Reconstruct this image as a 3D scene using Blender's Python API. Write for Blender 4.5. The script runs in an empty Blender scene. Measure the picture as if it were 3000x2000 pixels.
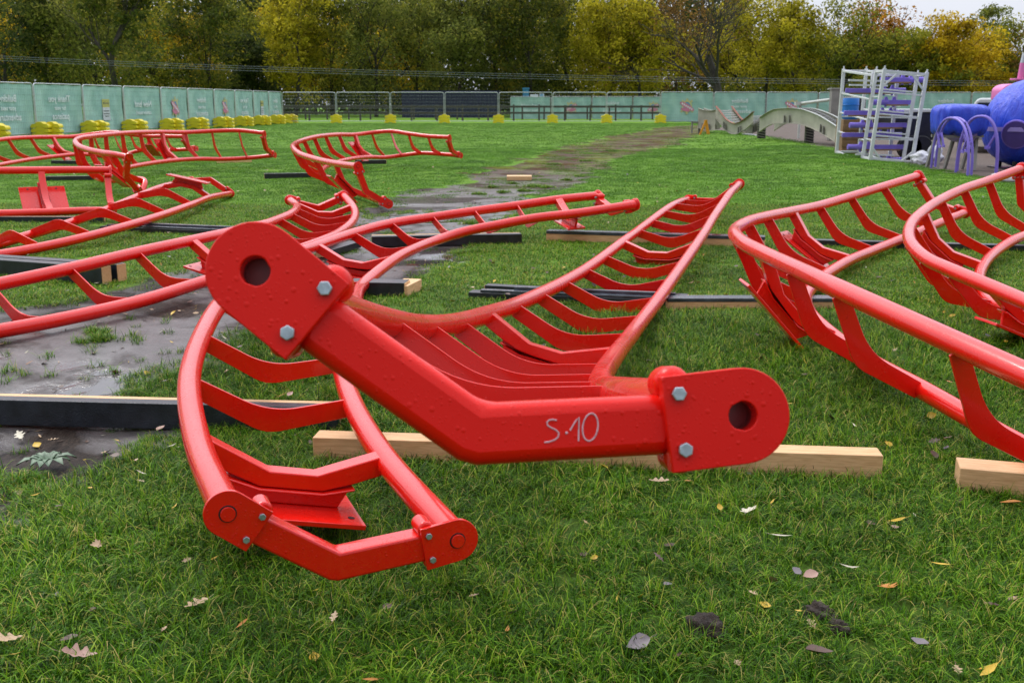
import bpy, bmesh, math, random
import numpy as np
from mathutils import Vector, Matrix
R_=math.radians
random.seed(7); rng=np.random.default_rng(11)
scene=bpy.context.scene; col=scene.collection
# ---------------------------------------------------------------- camera
FPX=3125.0; EYE=1.28; PITCH=math.atan(695/3125.0); SP,CP=math.sin(PITCH),math.cos(PITCH)
cam=bpy.data.cameras.new('camera'); camo=bpy.data.objects.new('camera',cam); col.objects.link(camo)
camo.location=(0,0,EYE); camo.rotation_euler=(math.pi/2-PITCH,0,0)
cam.sensor_width=36; cam.lens=36*FPX/3000; cam.clip_start=.05; cam.clip_end=3000
cam.dof.use_dof=True; cam.dof.focus_distance=3.6; cam.dof.aperture_fstop=10.5
scene.camera=camo
def dip(y): t=min(1,max(0,(5.9-y)/1.7)); return -.085*t*t*(3-2*t)
def gp(u,v,z=None):
    'point of the ground (or of the level z) for a spot in the photograph (3000x2000)'
    a=(u-1500)/FPX; b=(v-1000)/FPX
    d=Vector((a,CP-b*SP,-SP-b*CP)); zz=0.0 if z is None else z
    for _ in range(8):
        p=Vector((0,0,EYE))+d*((zz-EYE)/d.z)
        if z is None: zz=dip(p.y)
    return p
def at(u,v,y):
    a=(u-1500)/FPX; b=(v-1000)/FPX
    d=Vector((a,CP-b*SP,-SP-b*CP)); return Vector((0,0,EYE))+d*(y/d.y)
# ---------------------------------------------------------------- helpers
def tag(o,label=None,cat=None,group=None,kind=None):
    if label: o['label']=label
    if cat: o['category']=cat
    if group: o['group']=group
    if kind: o['kind']=kind
    return o
def empty(name,loc):
    o=bpy.data.objects.new(name,None); o.empty_display_size=.2; o.location=loc; col.objects.link(o); return o
def wloc(o):
    v=Vector(o.location)
    while o.parent: o=o.parent; v=v+Vector(o.location)
    return v
def basis(d):
    d=Vector(d).normalized(); a=Vector((0,0,1)) if abs(d.z)<.9 else Vector((1,0,0))
    x=d.cross(a).normalized(); return x,x.cross(d).normalized(),d
class MB:
    def __init__(s): s.v=[];s.f=[];s.m=[]
    def add(s,vs,fs,m=0):
        b=len(s.v); s.v+=[tuple(q) for q in vs]
        for f in fs: s.f.append([b+i for i in f]); s.m.append(m)
    def box(s,c,dx,dy,dz,m=0):
        'c centre; dx,dy,dz half extent vectors'
        c=Vector(c);dx,dy,dz=Vector(dx),Vector(dy),Vector(dz)
        vs=[c+dx*i+dy*j+dz*k for k in(-1,1) for j in(-1,1) for i in(-1,1)]
        s.add(vs,[(0,2,3,1),(4,5,7,6),(0,1,5,4),(2,6,7,3),(0,4,6,2),(1,3,7,5)],m)
    def bar(s,a,b,w,h,m=0,up=(0,0,1)):
        a,b=Vector(a),Vector(b); d=(b-a); u=Vector(up)
        x=d.cross(u)
        if x.length<1e-6: x=d.cross(Vector((1,0,0)))
        x.normalize(); z=x.cross(d).normalized()
        s.box((a+b)/2,d/2,x*w/2,z*h/2,m)
    def tube(s,pts,r,n=12,m=0,cap=True):
        pts=[Vector(p) for p in pts]; k=len(pts)
        rs=r if hasattr(r,'__len__') else [r]*k
        t=[(pts[min(i+1,k-1)]-pts[max(i-1,0)]).normalized() for i in range(k)]
        x,y,_=basis(t[0]); vs=[]
        for i in range(k):
            if i:
                q=t[i-1].rotation_difference(t[i]); x=q@x; y=q@y
            for j in range(n):
                a=2*math.pi*j/n; vs.append(pts[i]+(x*math.cos(a)+y*math.sin(a))*rs[i])
        fs=[(i*n+j,i*n+(j+1)%n,(i+1)*n+(j+1)%n,(i+1)*n+j) for i in range(k-1) for j in range(n)]
        if cap: fs+= [tuple(range(n-1,-1,-1)), tuple((k-1)*n+j for j in range(n))]
        s.add(vs,fs,m)
    def cyl(s,a,b,r,n=16,m=0): s.tube([a,b],r,n,m)
    def prism(s,poly,o,ax,ay,az,t0,t1,m=0):
        'polygon in (ax,ay) at o, from t0 to t1 along az'
        o=Vector(o);ax,ay,az=Vector(ax),Vector(ay),Vector(az); n=len(poly)
        vs=[o+ax*p[0]+ay*p[1]+az*t for t in(t0,t1) for p in poly]
        fs=[tuple(range(n-1,-1,-1)),tuple(range(n,2*n))]+[(i,(i+1)%n,n+(i+1)%n,n+i) for i in range(n)]
        s.add(vs,fs,m)
    def build(s,name,mats,parent=None,smooth=True,ang=40,bevel=0,recalc=True,seg=2):
        me=bpy.data.meshes.new(name); o=bpy.data.objects.new(name,me); col.objects.link(o)
        if parent: o.parent=parent; off=wloc(parent)
        else: off=Vector((0,0,0))
        me.from_pydata([tuple(Vector(v)-off) for v in s.v],[],s.f)
        for m in (mats if isinstance(mats,(list,tuple)) else [mats]): me.materials.append(m)
        me.polygons.foreach_set('material_index',s.m)
        if recalc:
            bm=bmesh.new(); bm.from_mesh(me); bmesh.ops.recalc_face_normals(bm,faces=bm.faces[:]); bm.to_mesh(me); bm.free()
        if smooth:
            me.shade_smooth(); me.set_sharp_from_angle(angle=R_(ang))
        if bevel:
            b=o.modifiers.new('bevel','BEVEL'); b.width=bevel; b.segments=seg; b.limit_method='ANGLE'; b.angle_limit=R_(35)
        me.update(); return o
def solo(mb,name,mats,label,cat,base=None,group=None,**k):
    'a thing of one mesh, its origin at its base'
    vs=np.array(mb.v); c=(vs.min(0)+vs.max(0))/2; b=Vector((c[0],c[1],vs[:,2].min())) if base is None else Vector(base)
    mb.v=[tuple(Vector(v)-b) for v in mb.v]
    o=mb.build(name,mats,None,**k); o.location=b; return tag(o,label,cat,group)
def copy_tree(o,parent=None):
    c=o.copy(); col.objects.link(c); c.parent=parent
    for ch in list(o.children): copy_tree(ch,c)
    return c
# ---------------------------------------------------------------- materials
class NT:
    def __init__(s,name):
        s.mat=bpy.data.materials.new(name); s.mat.use_nodes=True; s.t=s.mat.node_tree; s.n=s.t.nodes; s.l=s.t.links
        s.b=s.n['Principled BSDF']; s.out=s.n['Material Output']
    def node(s,t,**k):
        n=s.n.new(t)
        for a,v in k.items():
            if a in n.inputs: s.set(n.inputs[a],v)
            else: setattr(n,a,v)
        return n
    def set(s,inp,v):
        if isinstance(v,bpy.types.NodeSocket): s.l.new(v,inp)
        else: inp.default_value=v
    def p(s,**k):
        for a,v in k.items(): s.set(s.b.inputs[a.replace('_',' ')],v)
    def co(s): return s.node('ShaderNodeTexCoord').outputs['Object']
    def pos(s): return s.node('ShaderNodeNewGeometry').outputs['Position']
    def noise(s,scale,vec=None,detail=4,rough=.55,dist=0):
        n=s.node('ShaderNodeTexNoise'); n.inputs['Scale'].default_value=scale; n.inputs['Detail'].default_value=detail; n.inputs['Roughness'].default_value=rough; n.inputs['Distortion'].default_value=dist
        if vec is not None: s.l.new(vec,n.inputs['Vector'])
        return n.outputs['Fac']
    def ramp(s,fac,stops,interp='LINEAR'):
        n=s.node('ShaderNodeValToRGB'); s.l.new(fac,n.inputs[0]); cr=n.color_ramp; cr.interpolation=interp
        while len(cr.elements)<len(stops): cr.elements.new(.5)
        for e,(p,c) in zip(cr.elements,stops):
            e.position=p; e.color=(c,c,c,1) if not hasattr(c,'__len__') else (*c,1)
        return n.outputs[0]
    def mix(s,fac,a,b,mode='MIX'):
        n=s.node('ShaderNodeMix'); n.data_type='RGBA'; n.blend_type=mode
        s.set(n.inputs[0],fac)
        for i,v in ((6,a),(7,b)):
            s.set(n.inputs[i],v if isinstance(v,bpy.types.NodeSocket) else (*v,1))
        return n.outputs[2]
    def math(s,op,a,b=0.0,c=None,clamp=False):
        n=s.node('ShaderNodeMath'); n.operation=op; n.use_clamp=clamp; s.set(n.inputs[0],a); s.set(n.inputs[1],b)
        if c is not None: s.set(n.inputs[2],c)
        return n.outputs[0]
    def bump(s,h,st=.3,dist=.01):
        n=s.node('ShaderNodeBump'); n.inputs['Strength'].default_value=st; n.inputs['Distance'].default_value=dist; s.l.new(h,n.inputs['Height']); s.l.new(n.outputs[0],s.b.inputs['Normal']); return n
    def map(s,vec,scale): 
        n=s.node('ShaderNodeMapping'); s.l.new(vec,n.inputs[0]); n.inputs['Scale'].default_value=scale; return n.outputs[0]
def plain(name,c,rough=.5,metal=0,var=.12,scale=6,bump=0):
    m=NT(name); v=m.noise(scale,m.co(),5)
    c0=[x*(1-var) for x in c]; c1=[min(1,x*(1+var)) for x in c]
    m.p(Base_Color=m.ramp(v,[(.3,c0),(.7,c1)]),Roughness=rough,Metallic=metal)
    if bump: m.bump(m.noise(scale*8,m.co(),4),bump,.01)
    return m.mat
def red_paint(name,dscale=95,wet=1.0,coat=.55,spec=.4):
    m=NT(name); co=m.co()
    base=m.ramp(m.noise(1.6,co,4),[(.3,(.70,.0060,.0022)),(.7,(.82,.0095,.0030))])
    base=m.mix(m.ramp(m.noise(38,co,7,.8),[(.66,0),(.74,.55)]),base,(.16,.018,.010))
    # droplets of rain standing on the paint
    def drops(sc,thr,keep):
        v=m.node('ShaderNodeTexVoronoi'); v.inputs['Scale'].default_value=sc; m.l.new(co,v.inputs['Vector']); v.inputs['Randomness'].default_value=1
        sep=m.node('ShaderNodeSeparateColor'); m.l.new(v.outputs['Color'],sep.inputs[0])
        rad=m.math('MULTIPLY_ADD',sep.outputs[1],thr*.7,thr*.45)
        h=m.math('SUBTRACT',1.0,m.math('DIVIDE',v.outputs['Distance'],rad),clamp=True)
        h=m.math('POWER',h,.55)
        k=m.math('GREATER_THAN',sep.outputs[0],keep)
        return m.math('MULTIPLY',h,k)
    d1=drops(dscale,.34,.55); d2=drops(dscale*2.3,.36,.45)
    h=m.math('ADD',d1,m.math('MULTIPLY',d2,.45))
    micro=m.noise(60,co,3)
    hh=m.math('ADD',m.math('MULTIPLY',h,wet),m.math('MULTIPLY',micro,.10))
    m.bump(hh,.42 if dscale>100 else .30,.0035)
    rough=m.ramp(m.noise(5,co,5),[(.3,.20),(.7,.34)])
    m.p(Base_Color=base,Roughness=rough,Coat_Weight=coat,Coat_Roughness=.07); m.b.inputs['Specular IOR Level'].default_value=spec; m.b.inputs['IOR'].default_value=1.5
    return m.mat
def wood(name,c0,c1,rough=.65):
    m=NT(name); co=m.co()
    g=m.noise(9,m.map(co,(1.2,14,14)),6,.6,.6); k=m.noise(3,co,3)
    c=m.mix(m.ramp(k,[(.55,0),(.75,.5)]),m.ramp(g,[(.3,c0),(.65,c1)]),[x*.45 for x in c0])
    m.p(Base_Color=c,Roughness=rough); m.bump(g,.25,.004); return m.mat
M={}
M['red']=red_paint('red_paint',95); M['red_big']=red_paint('red_paint_near',105,.55,.08,.22); M['red_far']=red_paint('red_paint_far',60,.4)
M['bolt']=plain('zinc_bolt',(.42,.50,.55),.32,.75,.25,90)
M['dark']=plain('painted_hole_shade',(.03,.004,.004),.6)  # near-black red, the painted shade of bolt holes and the pin gap
M['recess']=plain('red_recess',(.25,.006,.008),.35)
M['chalk']=plain('chalk_marker',(.62,.42,.48),.9,0,.25,120)
M['pale']=wood('pale_timber',(.56,.32,.14),(.78,.50,.26))
M['black']=plain('black_painted_timber',(.016,.019,.026),.28,0,.5,14,.3)
M['blackwet']=plain('wet_black_boards',(.05,.06,.075),.16,0,.5,10,.25)
M['steel']=plain('galvanised_steel',(.50,.53,.55),.38,.6,.15,12)
M['darkwood']=wood('weathered_fence_wood',(.045,.040,.034),(.085,.075,.062),.85)
M['yellow']=plain('yellow_plastic',(.78,.62,.02),.45,0,.12,3)
M['white']=plain('white_paint',(.62,.63,.64),.45,0,.10,5)
M['offwhite']=plain('dirty_white_steel',(.48,.49,.46),.5,0,.18,7)
M['purple']=plain('purple_paint',(.19,.13,.56),.4,0,.12,5)
M['lilac']=plain('lilac_shell',(.35,.27,.62),.35,0,.1,3)
M['pink']=plain('pink_paint',(.70,.17,.42),.4,0,.1,4)
M['blackp']=plain('black_plastic',(.012,.012,.015),.35,0,.4,9)
M['glass']=plain('dark_glass',(.015,.02,.025),.08,0,.2,3)
M['beige']=plain('weathered_beige_paint',(.40,.39,.31),.55,0,.22,2.2)
M['rust']=plain('rusty_flange',(.28,.10,.06),.7,0,.35,7)
M['greyblue']=plain('worn_grey_blue_flange',(.17,.19,.25),.45,0,.25,7)
M['card']=plain('brown_cardboard',(.24,.14,.07),.8,0,.2,5)
M['bag']=plain('white_plastic_bag',(.68,.68,.70),.35,0,.1,9,.5)
M['blue']=plain('blue_plastic',(.01,.16,.55),.35,0,.1,4)
M['navy']=plain('navy_cladding',(.010,.014,.045),.6,0,.2,2)
M['skyblue']=plain('light_blue_cabin',(.06,.28,.50),.5,0,.1,4)
M['orange']=plain('orange_yellow_paint',(.72,.30,.01),.45,0,.1,5)
M['grey']=plain('grey_concrete',(.23,.22,.20),.8,0,.2,3,.3)
M['redband']=plain('red_tag',(.6,.02,.03),.5)
M['pinkprint']=plain('pink_print',(.62,.20,.33),.7,0,.1,9)
M['blueprint']=plain('blue_print',(.14,.33,.52),.7,0,.1,9)
M['yellowprint']=plain('yellow_print',(.62,.55,.25),.7,0,.1,9)
M['whiteprint']=plain('white_print',(.80,.86,.90),.8,0,.08,30)
M['signwhite']=plain('sign_white',(.62,.64,.72),.7,0,.05,5)
M['signyellow']=plain('sign_yellow',(.56,.52,.16),.7,0,.05,5)
M['ink']=plain('sign_ink',(.12,.13,.13),.8)
def tarp():
    m=NT('blue_tarpaulin'); co=m.co()
    f=m.noise(2.6,m.map(co,(2.2,2.2,.55)),8,.62,1.4); v=m.noise(24,co,4)
    m.p(Base_Color=m.ramp(f,[(.3,(.010,.025,.45)),(.7,(.03,.09,.72))]),Roughness=.32)
    m.bump(m.math('ADD',f,m.math('MULTIPLY',v,.12)),.8,.05); return m.mat
M['tarp']=tarp()
def banner():
    m=NT('green_banner_cloth'); co=m.co()
    a=m.node('ShaderNodeTexVoronoi'); a.inputs['Scale'].default_value=1.1; m.l.new(m.map(co,(1,1,1)),a.inputs[0])
    c=m.ramp(a.outputs['Distance'],[(.1,(.36,.58,.54)),(.45,(.30,.51,.48)),(.8,(.42,.64,.60))])
    w=m.noise(5,m.map(co,(1,1,.25)),4)
    m.p(Base_Color=c,Roughness=.75); m.bump(w,.5,.05); return m.mat
M['banner']=banner()
# ---------------------------------------------------------------- red track sections
GA=.61; RT=.042
def crom(P,sub=8):
    P=[Vector(p) for p in P]; out=[]
    for i in range(len(P)-1):
        a=P[i-1] if i else P[0]*2-P[1]; b,c=P[i],P[i+1]; d=P[i+2] if i+2<len(P) else P[-1]*2-P[-2]
        for k in range(sub):
            t=k/sub; out.append(.5*((2*b)+(c-a)*t+(2*a-5*b+4*c-d)*t*t+(3*b-a-3*c+d)*t**3))
    out.append(P[-1]); return out
def bez(a,b,c,n=6):
    return [((1-t)**2*a[0]+2*t*(1-t)*b[0]+t*t*c[0],(1-t)**2*a[1]+2*t*(1-t)*b[1]+t*t*c[1]) for t in [i/n for i in range(n+1)]]
TIE=[(-.30,-.025)]+bez((-.10,.041),(0,.072),(.10,.041),8)+[(.30,-.025),(.30,.05)]+bez((.075,.132),(.04,.148),(0,.150),3)+bez((0,.150),(-.04,.148),(-.075,.132),3)[1:]+[(-.30,.05)]
def tie(fr,root,mat):
    o,s,N,T=fr; g=MB(); g.prism(TIE,o,s,N,T,-.0055,.0055); g.build('crosstie',mat,root,ang=30,bevel=.0015,seg=1)
def plate_outline(sgn,r=.0585,L=.0945,ang=23,K=None):
    'stadium outline around the pin hole; returned in (s,N) relative to the rail centre, star shaped'
    a=R_(ang); u=(-sgn*math.cos(a),math.sin(a)); w=(sgn*math.sin(a),math.cos(a))
    pts=[]
    n=22
    for i in range(n+1):
        t=-math.pi/2-math.pi*i/n     # outer half circle, from w- round the back to w+
        pts.append((math.cos(t)*r,math.sin(t)*r))
    pts+= [(L*.5,r),(L,r),(L,r*.34),(L,-r*.34),(L,-r),(L*.5,-r)]
    return [(u[0]*p[0]+w[0]*p[1],u[1]*p[0]+w[1]*p[1]) for p in pts],u,w
def connector(fr,out,root,mat,hole=False,simple=False):
    'V shaped box beam with an end plate on each rail; out=+1/-1 says on which side of the frame the track ends'
    o,s,N,T=fr; T=T*out
    g=MB()
    top=[(-.240,-.0085),(0,.116-.042),(.240,-.0085)]; bot=[(.240,.0695),(.012,.116+.033),(-.012,.116+.033),(-.240,.0695)]
    g.prism(top+bot,o,s,N,T,-.082,-.012)
    for sg in(-1,1):
        u=(-sg*math.cos(R_(23)),math.sin(R_(23))); w=(sg*math.sin(R_(23)),math.cos(R_(23)))
        c0=o+s*(sg*GA/2)
        # thick back plate behind the thin one, then the two bolt lugs
        if not hole: g.prism([(x[0]*.93,x[1]*.93) for x in plate_outline(sg)[0]],c0,s,N,T,-.026,-.0125)
        for wv,rr in((-.047,.023),(.043,.021)):
            c=c0+s*(u[0]*.076+w[0]*wv)+N*(u[1]*.076+w[1]*wv)
            g.cyl(c-T*.085,c-T*.013,rr,18)
    cn=g.build('end_connector',mat,root,bevel=(.017 if hole else .009) if not simple else 0,seg=3)
    for sg in(-1,1):
        c0=o+s*(sg*GA/2); pts,u,w=plate_outline(sg); h=MB(); n=len(pts)
        if hole:
            rh=.0178; vs=[]
            for t in(-.024,.001):
                for p in pts: vs.append(c0+s*p[0]+N*p[1]+T*t)
                for p in pts:
                    l=math.hypot(*p); vs.append(c0+s*(p[0]/l*rh)+N*(p[1]/l*rh)+T*t)
            fs=[]
            for i in range(n):
                j=(i+1)%n
                fs+=[(i,j,n+j,n+i),(2*n+i,3*n+i,3*n+j,2*n+j),(i,2*n+i,2*n+j,j),(n+i,n+j,3*n+j,3*n+i)]
            h.add(vs,fs)
            pl=h.build('end_plate',mat,cn,bevel=.0015)
            q=MB(); ring=[(math.cos(2*math.pi*i/24)*.0178,math.sin(2*math.pi*i/24)*.0178) for i in range(24)]
            # bore: a wall going in and its floor
            vs=[c0+s*x+N*y+T*t for t in(-.023,-.042) for x,y in ring]
            q.add(vs,[(i,(i+1)%24,24+(i+1)%24,24+i) for i in range(24)]+[tuple(range(24,48))])
            q.build('pin_bore',M['recess'],cn)
        else:
            h.prism(pts,c0,s,N,T,-.012,.001); h.build('end_plate',mat,cn,bevel=0 if simple else .0015)
            q=MB(); q.cyl(c0+T*.0005,c0+T*.002,.0222,20,1); q.cyl(c0+T*.001,c0+T*.0075,.0185,20,0); q.build('pin',[mat,M['dark']],cn,bevel=0 if simple else .0015)
        for wv in(-.036,.032):
            c=c0+s*(u[0]*.076+w[0]*wv)+N*(u[1]*.076+w[1]*wv); b=MB()
            rot=Vector(s)
            hx=[(math.cos(math.pi/3*i+wv*9)*.0092,math.sin(math.pi/3*i+wv*9)*.0092) for i in range(6)]
            b.prism(hx,c,s,N,T,.0012,.0085); b.build('bolt',M['bolt'],cn,bevel=0 if simple else .001)
            if not simple:
                b=MB(); b.cyl(c-T*.087,c-T*.099,.011,6); b.cyl(c-T*.099,c-T*.106,.006,8); b.build('nut',M['bolt'],cn)
    return cn
def bracket(fr,root,mat,pt=.115,ps=.26):
    o,s,N,T=fr; g=MB()
    top=[(-.30,-.034),(-.075,.060),(.075,.060),(.30,-.034)]
    bot=[(.30,.034),(.20,.076),(.10,.110),(-.10,.110),(-.20,.076),(-.30,.034)]
    g.prism(top+bot,o,s,N,T,-.036,.036)
    g.prism([(-.20,.084),(.20,.084),(.165,.168),(-.165,.168)],o,s,N,T,-.012,.012)
    g.prism([(-.20,.088),(-.10,.113),(.10,.113),(.20,.088),(.20,.096),(.10,.121),(-.10,.121),(-.20,.096)],o,s,N,T,-.052,.052)
    b=g.build('mounting_bracket',mat,root,bevel=.004)
    h=MB(); h.prism([(-ps,.168),(ps,.168),(ps,.184),(-ps,.184)],o,s,N,T,-pt,pt)
    pl=h.build('base_plate',mat,b,bevel=.002)
    for a in(-1,1):
        for c in(-1,1):
            q=MB(); p=o+s*(a*(ps-.035))+T*(c*pt*.62); q.cyl(p+N*.1665,p+N*.1855,.011,14); q.build('bolt_hole_shade',M['dark'],b)  # solid dark discs paint the shade of bolt holes, no opening is cut
def track(key,label,pt=.115,ps=.26,*,nsign=-1,ends=(),hole_end=None,mat='red',mat_conn=None,simple=False,group='red roller coaster track sections laid out on the grass'):
    D=TR[key]; P=D['P']; n=len(P); L=[Vector(p[0]) for p in P]; Rr=[Vector(p[1]) for p in P]
    m=sum(((a+b)/2 for a,b in zip(L,Rr)),Vector())/n
    root=empty('coaster_track',(m.x,m.y,0)); tag(root,label,'coaster track',group)
    cl,cr=crom(L),crom(Rr)
    for c in(cl,cr):
        if hole_end==-1:
            d=(c[-1]-c[-2]).normalized(); c=c[:-1]+[c[-1]-d*.0425]
        g=MB(); g.tube(c,RT,24); g.build('rail',M[mat],root,ang=50)
    for i,k in enumerate(D['k']):
        a,b=L[i],Rr[i]; mid=(a+b)/2; s=(b-a).normalized()
        j=i*8; e=3
        t=(cl[min(j+e,len(cl)-1)]-cl[max(j-e,0)])+(cr[min(j+e,len(cr)-1)]-cr[max(j-e,0)])
        T=(t-s*t.dot(s)).normalized(); N=T.cross(s); 
        if N.z*nsign<0: N=-N
        fr=(mid,s,N,T)
        if k==0: tie(fr,root,M[mat])
        elif k==1: bracket(fr,root,M[mat],*((pt,ps) if not(key=='B' and i>3) else (.085,.20)))
        elif k==2: connector(fr,-1 if i==0 else 1,root,M[mat_conn or mat],hole=(hole_end==i or (hole_end==-1 and i==n-1)),simple=simple)
    return root,(L,Rr)
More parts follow.
